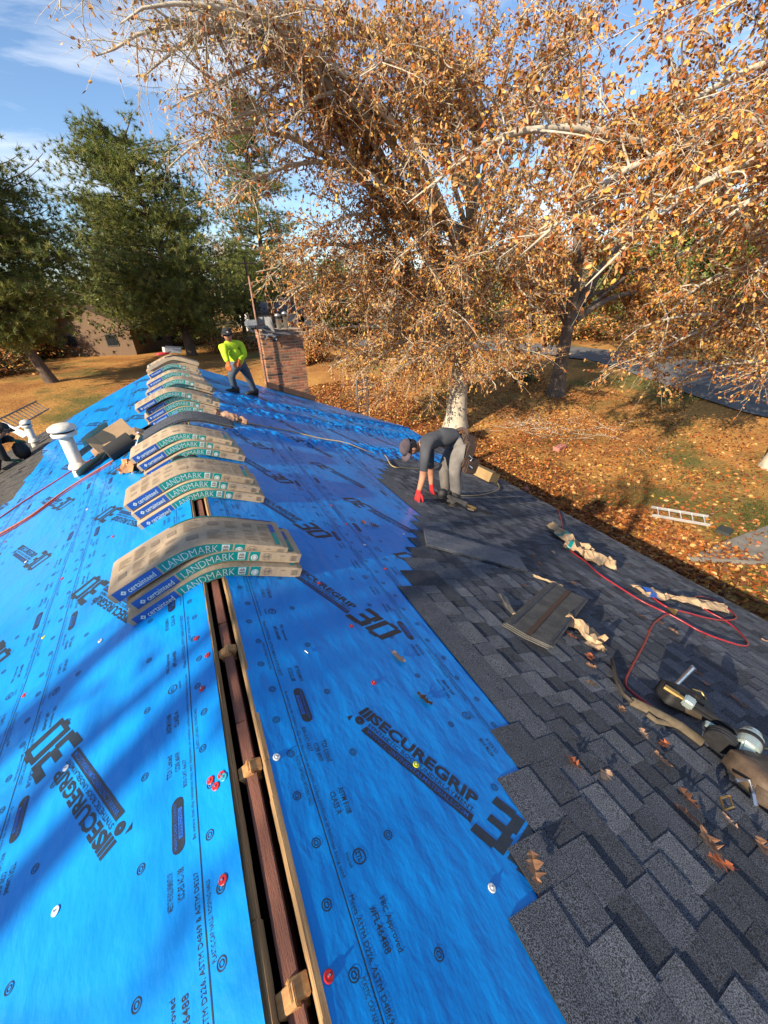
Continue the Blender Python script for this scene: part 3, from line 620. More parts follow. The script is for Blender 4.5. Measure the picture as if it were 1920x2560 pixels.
# pines
def pine(name, base, H, r0, prof, seed, label, nb=90, lean=(0, 0), group='tall pines beyond the far gable'):
    rs = np.random.RandomState(seed); base = np.array(base, float); root = thing(name, tuple(base), label=label, cat='tree', group=group)
    tt = np.linspace(0, 1, 14)[:, None]; tr = base-np.array([0, 0, 0.3])+np.array([lean[0], lean[1], H])*tt
    tr[:, :2] += 0.2*np.sin(tt*4+seed)
    Vs, Qs, off = [], [], 0
    V, Q = tubes_np((tr[None], (r0*(1-0.85*tt[:, 0])+r0*0.3*np.exp(-tt[:, 0]*25))[None]), 12); Vs.append(V); Qs.append(Q); off = len(V)
    BP, tuft_p, tuft_d = [], [], []
    for k in range(nb):
        s = prof[0][0]+(prof[-1][0]-prof[0][0])*rs.uniform(0, 1)**0.9; rad = np.interp(s, [p[0] for p in prof], [p[1] for p in prof])*rs.uniform(0.45, 1.1)
        i = s*13; i0 = min(int(i), 12); p = tr[i0]*(1-(i-i0))+tr[i0+1]*(i-i0); a = rs.uniform(0, 2*PI)
        d = np.array([math.cos(a), math.sin(a), rs.uniform(-0.15, 0.35)]); e = p+d*rad+np.array([0, 0, rs.uniform(-0.12, 0.2)*rad])
        Q_ = bez(p, p+d*rad*0.4+np.array([0, 0, 0.1*rad]), p+d*rad*0.7, e, 8); BP.append(Q_)
        m = max(6, int(rad*7.5)); t = rs.uniform(0.3, 1.0, m)*7; j = np.minimum(t.astype(int), 6); f = (t-j)[:, None]
        c = Q_[j]*(1-f)+Q_[j+1]*f; sp = rs.normal(size=(m, 3))*np.array([0.30, 0.30, 0.18])*max(0.8, rad*0.33); tuft_p.append(c+sp); dd = d*0.5+rs.normal(size=(m, 3))*0.5+np.array([0, 0, 0.45]); tuft_d.append(dd)
    BP = np.array(BP); V, Q = tubes_np((BP, np.repeat(np.linspace(0.07, 0.015, 8)[None], nb, 0)), 5); Vs.append(V); Qs.append(Q+off)
    link('trunk', raw_mesh('trunk', np.concatenate(Vs)-base, np.concatenate(Qs), M_PBARK, smooth=True), root)
    tp = np.concatenate(tuft_p); td = np.concatenate(tuft_d); td /= np.linalg.norm(td, axis=1, keepdims=True); NN = 18
    p = np.repeat(tp, NN, 0); d = np.repeat(td, NN, 0)*0.55+rs.normal(size=(len(p), 3))*0.65; d /= np.linalg.norm(d, axis=1, keepdims=True)
    L = rs.uniform(0.30, 0.58, (len(p), 1)); sd = np.cross(d, rs.normal(size=(len(p), 3))); sd /= np.linalg.norm(sd, axis=1, keepdims=True)+1e-9
    p = p-d*L*0.2; W = 0.018; NV = np.stack([p-sd*W, p+sd*W, p+d*L], 1).reshape(-1, 3)
    mi = np.repeat(rs.choice(3, len(tp), p=[0.45, 0.3, 0.25]), NN)
    link('crown', raw_mesh('crown', NV-base, np.arange(len(NV)).reshape(-1, 3), M_NEED, mi), root); print(name, 'tufts', len(tp)); return root
b1 = GT(132, 956); b2 = GT(487, 888); b3 = GT(690, 868)
pine('pine_tree', b1, 14.2, 0.36, [(0.20, 3.6), (0.30, 6.4), (0.55, 7.2), (0.8, 5.6), (1.0, 2.6)], 3, 'dark pine with leaning bare trunk at the left edge', nb=300, lean=(-2.6, 1.0))
pine('pine_tree', b2, 16.0, 0.42, [(0.12, 5.0), (0.22, 6.8), (0.4, 6.4), (0.65, 6.4), (0.85, 5.4), (1.0, 3.0)], 5, 'tall full pine right behind the stacked bundles, left of the chimney', nb=330, lean=(-1.6, 0))
pine('pine_tree', (b3.x+2.0, b3.y+10, b3.z), 23, 0.45, [(0.2, 4.6), (0.4, 5.6), (0.7, 5.0), (1.0, 2.0)], 8, 'pine whose top shows through the beech twigs above the chimney', nb=240, lean=(0.5, 0))
b4 = b1.lerp(b2, 0.5)+Vector((0, 14, 0)); b4.z = float(ground_z(b4.x, b4.y))
pine('pine_tree', b4, 13.5, 0.38, [(0.15, 4.5), (0.4, 5.6), (0.7, 4.6), (1.0, 1.8)], 12, 'shorter pine between the left-edge pine and the tall full pine', nb=200)
# ------------------------------------------------------------------ chimney, part of the house
M_BRK = [pm('brick_'+n, c, tuple(k*0.72 for k in c), rough=0.92, scale=14, bump=0.5, bscale=90, objrand=0.22, spec=0.2) for n, c in (('red', (0.34, 0.13, 0.07)), ('brown', (0.25, 0.13, 0.07)), ('orange', (0.40, 0.18, 0.09)), ('dark', (0.12, 0.07, 0.05)))]
M_MORT = pm('mortar', (0.46, 0.37, 0.26), (0.38, 0.3, 0.2), rough=0.95, scale=30, bump=0.5, bscale=120)
CX0, CX1, CY0, CY1 = 2.18, 3.26, 11.19, 11.85
CZT = YP(705, 824, CY0).z
cm = MB(); cm.box(((CX0+CX1)/2, (CY0+CY1)/2, (CZT-5.6)/2), (CX1-CX0-0.016, CY1-CY0-0.016, CZT+5.6-0.012), 0)
cm.box(((CX0+CX1)/2, (CY0+CY1)/2, CZT-0.105), (CX1-CX0+0.034, CY1-CY0+0.034, 0.19), 0)
chim = hb(cm, 'chimney', M_MORT)
CO = Vector((0, 4, -5.35))
BL, BH, BD, MJ = 0.203, 0.0577, 0.055, 0.0125
def brick_me(L, mat):
    b = MB(); b.box((0, 0, 0), (L, BD, BH), 0); me = b.mesh('brick', mat)
    bm = bmesh.new(); bm.from_mesh(me); bmesh.ops.bevel(bm, geom=list(bm.edges), offset=0.003, segments=1, affect='EDGES'); bm.to_mesh(me); bm.free(); return me
_bm = {}
def brick(p, L, ax):
    i = rng.choices(range(4), (0.42, 0.28, 0.2, 0.1))[0]; L = round(L, 3)
    if (L, i) not in _bm: _bm[(L, i)] = brick_me(L, M_BRK[i])
    o = link('brick', _bm[(L, i)], chim, Vector(p)-CO, (0, 0, 0 if ax == 'x' else PI/2)); return o
rng = random.Random(8); nbk = 0
course = BH+MJ
for k in range(34):
    z = CZT-0.004-BH/2-k*course; out = 0.018 if k < 3 else 0.0
    zr = -TAN*CX1
    if z < -TAN*CX1-0.12: break
    for face in ('front', 'left'):
        if face == 'front': a0, a1, fix = CX0-out, CX1+out, CY0-out
        else: a0, a1, fix = CY0-out+BD+0.002, CY1+out, CX0-out
        x = a0; first = BL if (k % 2) == (face == 'front') else BL/2-MJ/2
        while x < a1-0.02:
            L = min(first, a1-x); first = BL
            if face == 'front':
                if z > -TAN*(x+L)-0.05: brick((x+L/2, fix+BD/2+rng.uniform(-0.001, 0.001), z), L, 'x'); nbk += 1
            else:
                if z > -TAN*CX0-0.1: brick((fix+BD/2+rng.uniform(-0.001, 0.001), x+L/2, z), L, 'y'); nbk += 1
            x += L+MJ
print('bricks', nbk)
fl = MB(); fl.add([RP(CX0/CS-0.12, CY0-0.10, 0.02), RP(CX1/CS+0.14, CY0-0.10, 0.02), RP(CX1/CS+0.14, CY0-0.008, 0.024), RP(CX0/CS-0.12, CY0-0.008, 0.024), RP(CX1/CS+0.14, CY0-0.008, 0.16), RP(CX0/CS-0.12, CY0-0.008, 0.16)], [(0, 1, 2, 3), (3, 2, 4, 5)])
hb(fl, 'chimney_flashing', pm('brown_flashing', (0.10, 0.06, 0.045), rough=0.5, metal=0.4))
fp = thing('flue_pipes', (CX0+0.62, CY0+0.33, CZT), label='pair of short metal flue pipes on top of the brick chimney', cat='flue')
for dx, h in ((-0.06, 0.30), (0.13, 0.34)):
    f = MB(); f.lathe([(0.055, 0), (0.055, h), (0.075, h), (0.075, h+0.03), (0.02, h+0.07)], 16, 0, Matrix.Translation((dx, 0, 0))); f.build('pipe', M_ALU, fp, smooth=True)
    f = MB(); f.lathe([(0.062, h-0.06), (0.062, h-0.02)], 16, 0, Matrix.Translation((dx, 0, 0))); f.build('dark_band', M_BLACK, fp)
M_RUST = pm('rusty_steel', (0.2, 0.085, 0.05), (0.3, 0.17, 0.11), rough=0.8, scale=12, bump=0.3, bscale=60)
mast = thing('antenna_mast', (CX0-0.09, CY0-0.16, -TAN*(CX0-0.09)), label='thin rusty antenna mast strapped to the left side of the chimney', cat='mast')
mt = YP(627, 690, CY0-0.16); ml = mt.z-mast.location.z
f = MB(); f.tube([(0, 0, 0), (0.0, 0, ml*0.5), (0.0, 0, ml)], 0.021, 10); f.build('pole', M_RUST, mast, smooth=True)
for zz in (0.75, 1.55):
    f = MB(); f.tube([(-0.03, -0.02, zz), (0.3, 0.135, zz-0.03)], 0.012, 6); f.tube([(0.0, -0.04, zz), (0.34, 0.135, zz+0.06)], 0.008, 6); f.build('strap_bracket', M_RUST, mast)
dish = thing('satellite_dish', YP(696, 829, CY0-0.30), label='grey satellite dish seen edge-on above the chimney front', cat='dish')
f = MB(); f.lathe([(0.0, -0.06), (0.12, -0.052), (0.24, -0.03), (0.33, 0.0), (0.335, 0.006), (0.24, -0.02), (0.12, -0.04), (0.0, -0.048)], 28, 0, Matrix.Rotation(R(12), 4, 'Y') @ Matrix.Rotation(R(9), 4, 'X') @ Matrix.Diagonal((1.2, 0.8, 1, 1)), caps=False); f.build('reflector', pm('dish_grey', (0.09, 0.085, 0.085), rough=0.5, scale=9), dish, smooth=True)
f = MB(); f.tube([(0.05, 0.05, -0.06), (-0.1, 0.06, -0.08), (-0.38, 0.1, -0.05)], 0.018, 8); f.build('arm', M_ALU, dish)
f = MB(); f.box((-0.62, 0.05, 0.22), (0.30, 0.12, 0.15)); f.build('receiver', pm('receiver_grey', (0.26, 0.27, 0.28), rough=0.5), dish, bevel=0.03)
cl = MB(); rng = random.Random(4)
cl.grid(lambda a, b: Vector(((a-0.5)*0.3+0.10*(b-0.5), 0.14*math.sin(a*5)*(1-b)+0.05*nz(a*4, b*4), 0.18-0.42*b-0.25*abs(a-0.45)*b+0.03*nz(a*7, b*5, 2))), 14, 14)
o = cl.build('rag', pm('grey_rag', (0.22, 0.22, 0.22), (0.16, 0.16, 0.16), rough=0.95, scale=20), smooth=True); o.location = YP(667, 812, CY0-0.16)
tag(o, 'crumpled pale grey rag hung on the mast by the chimney top', 'rag')

# ------------------------------------------------------------------ shingle bundles draped over the ridge
M_KRAFT = pm('kraft_wrapper', (0.42, 0.32, 0.21), (0.35, 0.265, 0.17), rough=0.7, scale=9, bump=0.22, bscale=30, objrand=0.12)
M_NAVY = pm('label_blue', (0.012, 0.07, 0.30), (0.016, 0.085, 0.35), rough=0.4, scale=9)
M_TEAL = pm('label_teal', (0.0, 0.19, 0.175), (0.0, 0.23, 0.21), rough=0.4, scale=9)
M_WPRT = pm('print_white', (0.55, 0.62, 0.60), (0.42, 0.5, 0.49), rough=0.5, scale=40)
M_GPRT = pm('print_grey', (0.17, 0.14, 0.11), (0.22, 0.17, 0.12), rough=0.8, scale=40)
BT, BDp, BW = 0.066, 0.337, 0.96
def bcurve(x): return -0.022-TAN*1.08*(math.sqrt(x*x+0.01)-0.1)
_xs = np.linspace(-0.7, 0.7, 561); _zs = np.array([bcurve(x) for x in _xs]); _arc = np.concatenate([[0], np.cumsum(np.hypot(np.diff(_xs), np.diff(_zs)))]); _arc -= _arc[280]
def bpos(s, y, h):
    x = float(np.interp(s, _arc, _xs)); z = bcurve(x); dzdx = (bcurve(x+1e-3)-bcurve(x-1e-3))/2e-3; n = math.hypot(1, dzdx)
    return (x-dzdx/n*h, y, z+h/n)
wr = MB(); NS = 30; ring = []
def wobble(p, a): return tuple(p[i]+a*nz(p[0]*9+i*7, p[1]*9, p[2]*9) for i in range(3))
prof = [(0.0, 0.0), (0.06, 0.0), (BDp-0.06, 0.0), (BDp, 0.0), (BDp, BT*0.5), (BDp, BT), (BDp-0.06, BT+0.001), (BDp/2, BT+0.0015), (0.06, BT+0.001), (0.0, BT), (0.0, BT*0.5)]
vs = []
for i in range(NS+1):
    s = -BW/2+BW*i/NS; e = 0.006 if i in (0, NS) else 0.0
    for (y, h) in prof:
        p = bpos(s, y, h); ins = 1-0.10*(e > 0)
        p = bpos(s, BDp/2+(y-BDp/2)*(0.985 if e else 1), BT/2+(h-BT/2)*(0.86 if e else 1)); vs.append(wobble(p, 0.0022 if y not in (0.0,) else 0.0004))
k = len(prof)
wr.add(vs, [(i*k+j, i*k+(j+1) % k, (i+1)*k+(j+1) % k, (i+1)*k+j) for i in range(NS) for j in range(k)]+[tuple(range(k-1, -1, -1)), tuple(NS*k+j for j in range(k))])
me_wrap = wr.mesh('wrapper', M_KRAFT)
bm = bmesh.new(); bm.from_mesh(me_wrap); bmesh.ops.recalc_face_normals(bm, faces=bm.faces); bm.to_mesh(me_wrap); bm.free()
def on_front(src, off=0.0012):   # x = arc length 0..BW from the left end, y = height 0..BT
    out = MB()
    for (x, y, z) in src.v: p = bpos(x-BW/2, 0, y); out.v.append((p[0], -off-z, p[2]))
    out.f = list(src.f); out.m = list(src.m); return out
def on_top(src, off=0.0035):     # x = arc length, y = depth
    out = MB()
    for (x, y, z) in src.v: out.v.append(bpos(x-BW/2, y, BT+off+z))
    out.f = list(src.f); out.m = list(src.m); return out
FRONT = []
def fr(name, mat, off, fn): g = MB(); fn(g); FRONT.append((name, on_front(g, off).mesh(name, mat)))
fr('blue_label', M_NAVY, 0.0012, lambda g: put_quad(g, 0.025, 0.003, 0.275, BT-0.003, nx=10))
fr('teal_label', M_TEAL, 0.0012, lambda g: put_quad(g, 0.285, 0.003, 0.640, BT-0.003, nx=16))
fr('teal_label', M_TEAL, 0.0012, lambda g: put_quad(g, 0.652, 0.003, 0.705, BT-0.003, nx=3))
fr('lettering', M_WPRT, 0.0022, lambda g: (put_text(g, 'LANDMARK', 0.305, 0.012, 0.265, 0.042, res=3, bold=-0.012), [put_quad(g, lx-0.004, 0.0095, lx+0.014, 0.0115) for lx in (0.305, 0.345, 0.40, 0.44, 0.515)]))
fr('lettering', M_WPRT, 0.0022, lambda g: put_text(g, 'certainteed', 0.095, 0.014, 0.155, 0.034, bold=0.012))
fr('emblem', M_WPRT, 0.0022, lambda g: put_ring(g, 0.071, 0.033, 0.005, 0.016, n=4))
fr('badge', M_WPRT, 0.0022, lambda g: put_quad(g, 0.587, 0.012, 0.627, 0.058, nx=2))
fr('badge', M_WPRT, 0.0022, lambda g: put_ring(g, 0.679, 0.026, 0.0, 0.020, n=20))
g = MB(); put_text(g, 'AR', 0.592, 0.034, 0.030, 0.018, bold=0.03); put_quad(g, 0.593, 0.018, 0.621, 0.030); put_ring(g, 0.679, 0.026, 0.012, 0.014, n=14)
put_ring(g, 0.745, 0.033, 0.021, 0.024, n=22); g.add([(0.732, 0.026, 0), (0.75, 0.022, 0), (0.762, 0.036, 0), (0.748, 0.044, 0), (0.735, 0.040, 0)], [(0, 1, 2, 3, 4)])
put_quad(g, 0.826, 0.042, 0.848, 0.047)
for i in range(5): put_quad(g, 0.893+i*0.0065, 0.013, 0.8975+i*0.0065, 0.050)
me_mark = on_front(g, 0.0032).mesh('small_print', M_GPRT)
g = MB(); rng = random.Random(2)
for c in range(9):
    x0 = 0.05+c*0.095; nl = rng.choice((9, 11, 12))
    for hy in (0.05, 0.185):
        if rng.random() < 0.12: put_quad(g, x0+0.01, hy+0.03, x0+0.06, hy+0.075, nx=3); continue
        for l in range(nl):
            if rng.random() < 0.12: continue
            yy = hy+l*0.0105; put_quad(g, x0, yy, x0+0.075*rng.uniform(0.5, 1), yy+0.0032, nx=2)
me_inst = on_top(g).mesh('instruction_print', pm('print_faint', (0.22, 0.17, 0.12), (0.27, 0.2, 0.13), rough=0.8, scale=30))
TOPP = []
for nm_, mt_, q_ in (('teal_label', M_TEAL, (0.36, BDp-0.016, 0.70, BDp-0.004, 12)), ('teal_label', M_TEAL, (0.885, 0.02, 0.915, 0.17, 1)), ('blue_label', M_NAVY, (0.71, BDp-0.016, 0.92, BDp-0.004, 8)), ('blue_label', M_NAVY, (0.885, 0.175, 0.915, 0.28, 1))):
    g = MB(); put_quad(g, *q_[:4], nx=q_[4]); TOPP.append((nm_, on_top(g, 0.0045).mesh(nm_, mt_)))
def bundle(x, y, lvl, yaw, label, group, flip=False):
    b_ = thing('shingle_bundle', (x, y+(BDp if flip else 0), lvl*(BT*1.045)+0.004*(lvl > 0)), (0, 0, yaw+(PI if flip else 0)), label, 'shingle bundle', group)
    if flip: b_.location.y = y+BDp
    for nm, me in [('wrapper', me_wrap)]+FRONT+[('small_print', me_mark), ('instruction_print', me_inst)]+TOPP:
        o = link(nm, me, b_)
        if nm in ('instruction_print', 'small_print'): o['kind'] = 'stuff'
    return b_
ordn = ['bottom', 'second', 'third', 'fourth', 'top']
GRP = 'shingle bundles stacked over the ridge'
stacks = [('in the stack nearest the camera', 1.97, [(0.018, 0, 0.0), (0.036, 0.04, 0.008), (-0.034, 0.055, -0.012)]),
          ('in the second stack from the camera', 3.08, [(0.02, 0, 0.01), (0.0, 0.04, -0.01), (-0.03, 0.07, 0.012)]),
          ('in the third stack from the camera', 4.13, [(0.035, 0, 0.0), (-0.005, 0.05, 0.0), (-0.05, 0.11, 0.015)]),
          ('in the fourth stack, beside the torn kraft paper', 6.02, [(0.03, 0, 0.0), (0.01, 0.03, 0.03), (0.04, 0.06, -0.02), (-0.06, 0.02, 0.05)]),
          ('in the fifth stack, its paper in full sun', 6.95, [(0.05, 0, 0.0), (0.0, 0.03, 0.03), (0.06, 0.05, 0.0), (0.03, 0.0, -0.06)]),
          ('in the sixth stack, two behind the torn paper', 8.15, [(0.0, 0, 0.0), (0.03, 0.04, -0.02), (0.0, 0.03, 0.0)]),
          ('in the farthest stack by the far gable', 9.25, [(-0.03, 0, 0.0), (0.02, 0.03, 0.0), (0.0, 0.0, 0.03), (-0.01, 0.05, 0.0), (0.02, 0.0, 0.02)])]
for nm, fy_, lv in stacks:
    for i, (dx, dy, yw) in enumerate(lv):
        pos = 'top' if i == len(lv)-1 else ('bottom' if i == 0 else ('second from bottom' if i == 1 else ('third from bottom' if i == 2 else 'fourth from bottom')))
        bundle(dx, fy_+dy, i, yw, '%s shingle bundle %s' % (pos, nm), GRP, flip=(fy_ > 9 and i in (3, 4)))
# loose dark shingles bent over the ridge between the third and fourth stacks
ls_ = thing('loose_shingle', (0.05, 4.88, 0), label='opened pile of dark shingles bent over the ridge behind the third stack', cat='shingles')
for j in range(4):
    s_ = MB(); off = [random.Random(j).uniform(-0.03, 0.03), random.Random(j+9).uniform(-0.02, 0.02)]
    def sp(a, b_, t): return bpos(-0.42+a*0.84+off[0], b_*0.337+off[1], 0.004+0.013*j+t+0.135)
    n = 18; vs = [sp(i/n, b_, t) for t in (0, 0.009) for b_ in (0, 1) for i in range(n+1)]; q = n+1
    fs = [(q*2+i, q*2+i+1, q*3+i+1, q*3+i) for i in range(n)]+[(i+1, i, q+i, q+i+1) for i in range(n)]+[(i, i+1, q*2+i+1, q*2+i) for i in range(n)]+[(q+i+1, q+i, q*3+i, q*3+i+1) for i in range(n)]+[(0, q*2, q*3, q), (n, q+n, q*3+n, q*2+n)]
    s_.add(vs, fs); s_.build('shingle', M_SH[j % 3], ls_)
# red chalk box and a carton on the farthest stack
f = thing('chalk_reel', (-0.12, 9.28, 0.36), label='small red chalk reel lying on the farthest stack', cat='tool')
g = MB(); g.lathe([(0.0, 0), (0.07, 0.004), (0.08, 0.02), (0.07, 0.04), (0, 0.045)], 18, 0, Matrix.Diagonal((1.6, 1, 1, 1)), caps=False); g.build('case', pm('red_plastic', (0.5, 0.02, 0.02), rough=0.4), f, smooth=True)
g = MB(); g.tube([(0.1, 0, 0.03), (0.16, -0.02, 0.05), (0.12, -0.06, 0.04)], 0.008, 6); g.build('crank', M_BLACK, f)
f = thing('carton', (0.06, 9.42, 0.37), (0, R(8), 0.2), label='pale grey carton lying on the farthest stack', cat='carton')
g = MB(); g.box((0, 0, 0.05), (0.3, 0.22, 0.09)); g.build('box', pm('grey_carton', (0.45, 0.42, 0.40), rough=0.8), f, bevel=0.004)
g = MB(); g.add([(-0.15, -0.112, 0.097), (0.15, -0.112, 0.097), (0.16, -0.16, 0.13), (-0.14, -0.16, 0.135)], [(0, 1, 2, 3)]); g.build('flap', MATS['grey_carton'], f)

# ------------------------------------------------------------------ vent pipes
M_VENT = pm('chalky_white_paint', (0.62, 0.59, 0.52), (0.40, 0.36, 0.29), rough=0.75, scale=6, bump=0.2, bscale=30, lo=0.45, hi=0.75)
def vent(base, h, r, rc, label):
    v = thing('vent_pipe', base, label=label, cat='vent pipe', group='white vent pipes on the left slope')
    f = MB(); f.lathe([(r*1.02, -0.12), (r, 0.0), (r, h)], 24, 0, None); f.build('pipe', M_VENT, v, smooth=True)
    f = MB(); f.lathe([(r*1.02, 0.16), (r*1.5, 0.10), (r*1.5, 0.085), (r*1.05, 0.11)], 24); f.build('storm_collar', M_VENT, v, smooth=True)
    f = MB(); f.lathe([(r*1.25, -0.06), (r*1.12, 0.06), (r*1.06, 0.10)], 24); f.build('boot', M_VENT, v, smooth=True)
    f = MB(); f.lathe([(r*1.1, h-0.06), (rc*0.9, h-0.05), (rc*0.94, h-0.02), (rc*0.82, h-0.005)], 28); f.build('cap_skirt', M_VENT, v, smooth=True)
    f = MB(); f.lathe([(rc*0.8, h-0.01), (rc*0.8, h+0.02)], 24); f.build('cap_slot', M_BLACK, v)
    f = MB(); f.lathe([(rc*0.9, h+0.018), (rc, h+0.02), (rc*1.01, h+0.035), (rc*0.97, h+0.055), (rc*0.6, h+0.085), (0.01, h+0.095)], 28); f.build('cap', M_VENT, v, smooth=True)
    f = MB(); M = Matrix.Rotation(-math.atan(TAN), 3, 'Y'); f.box((0.02, 0, 0.0), (r*5, r*5, 0.008), 0, M); f.build('flashing', pm('rusty_flashing', (0.24, 0.19, 0.15), (0.12, 0.07, 0.045), rough=0.8, scale=9), v)
    return v
vb = LS(205, 1186); vt_ = YP(166, 1080, vb.y)
vent(vb+Vector((0, 0, 0.012)), vt_.z-vb.z, 0.070, 0.142, 'tall white vent pipe with round cap beside the cardboard')
vb2 = LS(92, 1116); vt2 = YP(60, 1064, vb2.y); vent(vb2+Vector((0, 0, 0.015)), vt2.z-vb2.z, 0.062, 0.09, 'smaller white vent pipe among the old shingles near the crouching worker')
# ------------------------------------------------------------------ people
def skin_mesh(name, J, E, rad, zone, mats, root, sub=2):
    keys = list(J); ix = {k: i for i, k in enumerate(keys)}
    me = bpy.data.meshes.new(name); me.from_pydata([tuple(J[k]) for k in keys], [(ix[a], ix[b]) for a, b in E], [])
    o = bpy.data.objects.new('tmp', me); COL.objects.link(o)
    md = o.modifiers.new('skin', 'SKIN'); md.branch_smoothing = 0.6; md.use_smooth_shade = True
    sv = me.skin_vertices[0].data
    for k in keys:
        r = rad[k]; sv[ix[k]].radius = r if isinstance(r, tuple) else (r, r); sv[ix[k]].use_root = (k == root)
    s = o.modifiers.new('sub', 'SUBSURF'); s.levels = sub; s.render_levels = sub
    dg = bpy.context.evaluated_depsgraph_get(); out = bpy.data.meshes.new_from_object(o.evaluated_get(dg))
    bpy.data.objects.remove(o); out.name = name
    A = np.array([J[a] for a, b in E]); B = np.array([J[b] for a, b in E]); D = B-A; dd = (D*D).sum(1)+1e-9
    out.materials.clear()
    for m in mats: out.materials.append(m)
    n = len(out.polygons); C = np.zeros(n*3); out.polygons.foreach_get('center', C); C = C.reshape(-1, 3)
    t = np.clip(((C[:, None]-A[None])*D[None]).sum(2)/dd[None], 0, 1); dist = np.linalg.norm(C[:, None]-(A[None]+t[..., None]*D[None]), axis=2); bi = dist.argmin(1)
    mi = np.zeros(n, np.int32)
    for i in range(n): mi[i] = zone(E[bi[i]], t[i, bi[i]], C[i])
    out.polygons.foreach_set('material_index', mi); out.polygons.foreach_set('use_smooth', np.ones(n, bool)); out.update(); return out
M_SKIN = pm('skin', (0.42, 0.2, 0.115), (0.36, 0.165, 0.09), rough=0.55, scale=12)
M_GREY = pm('charcoal_shirt', (0.06, 0.062, 0.07), (0.045, 0.047, 0.053), rough=0.9, scale=6, bump=1.0, bscale=9)
M_TROU = pm('dusty_grey_trousers', (0.19, 0.175, 0.16), (0.125, 0.115, 0.105), rough=0.95, scale=5, bump=1.0, bscale=9)
M_HIVIS = pm('hi_vis_shirt', (0.42, 0.62, 0.015), (0.33, 0.5, 0.01), rough=0.75, scale=5, bump=1.0, bscale=9)
M_JEAN = pm('blue_jeans', (0.045, 0.065, 0.09), (0.085, 0.11, 0.135), rough=0.95, scale=4, bump=0.9, bscale=10)
M_REDG = pm('red_glove', (0.52, 0.02, 0.02), (0.4, 0.012, 0.015), rough=0.8, scale=20, bump=0.3, bscale=90)
M_ORG = pm('orange_glove', (0.6, 0.14, 0.03), (0.45, 0.09, 0.02), rough=0.8, scale=20)
M_BOOT = pm('brown_boot', (0.10, 0.07, 0.05), (0.06, 0.045, 0.035), rough=0.85, scale=14, bump=0.3, bscale=60)
M_BBOOT = pm('black_boot', (0.014, 0.013, 0.013), rough=0.7, scale=14)
M_SOLE = pm('boot_sole', (0.05, 0.045, 0.04), rough=0.9)
M_LACE = pm('orange_lace', (0.75, 0.2, 0.04), rough=0.8)
M_CAP = pm('plum_cap', (0.10, 0.075, 0.08), (0.075, 0.055, 0.06), rough=0.95, scale=12)
M_CAPB = pm('black_cap', (0.016, 0.016, 0.018), rough=0.9, scale=12)
M_LEATH = pm('brown_leather', (0.085, 0.05, 0.035), (0.05, 0.032, 0.025), rough=0.7, scale=9, bump=0.4, bscale=40)
M_HAIR = pm('dark_hair', (0.016, 0.012, 0.01), rough=0.7, scale=30)

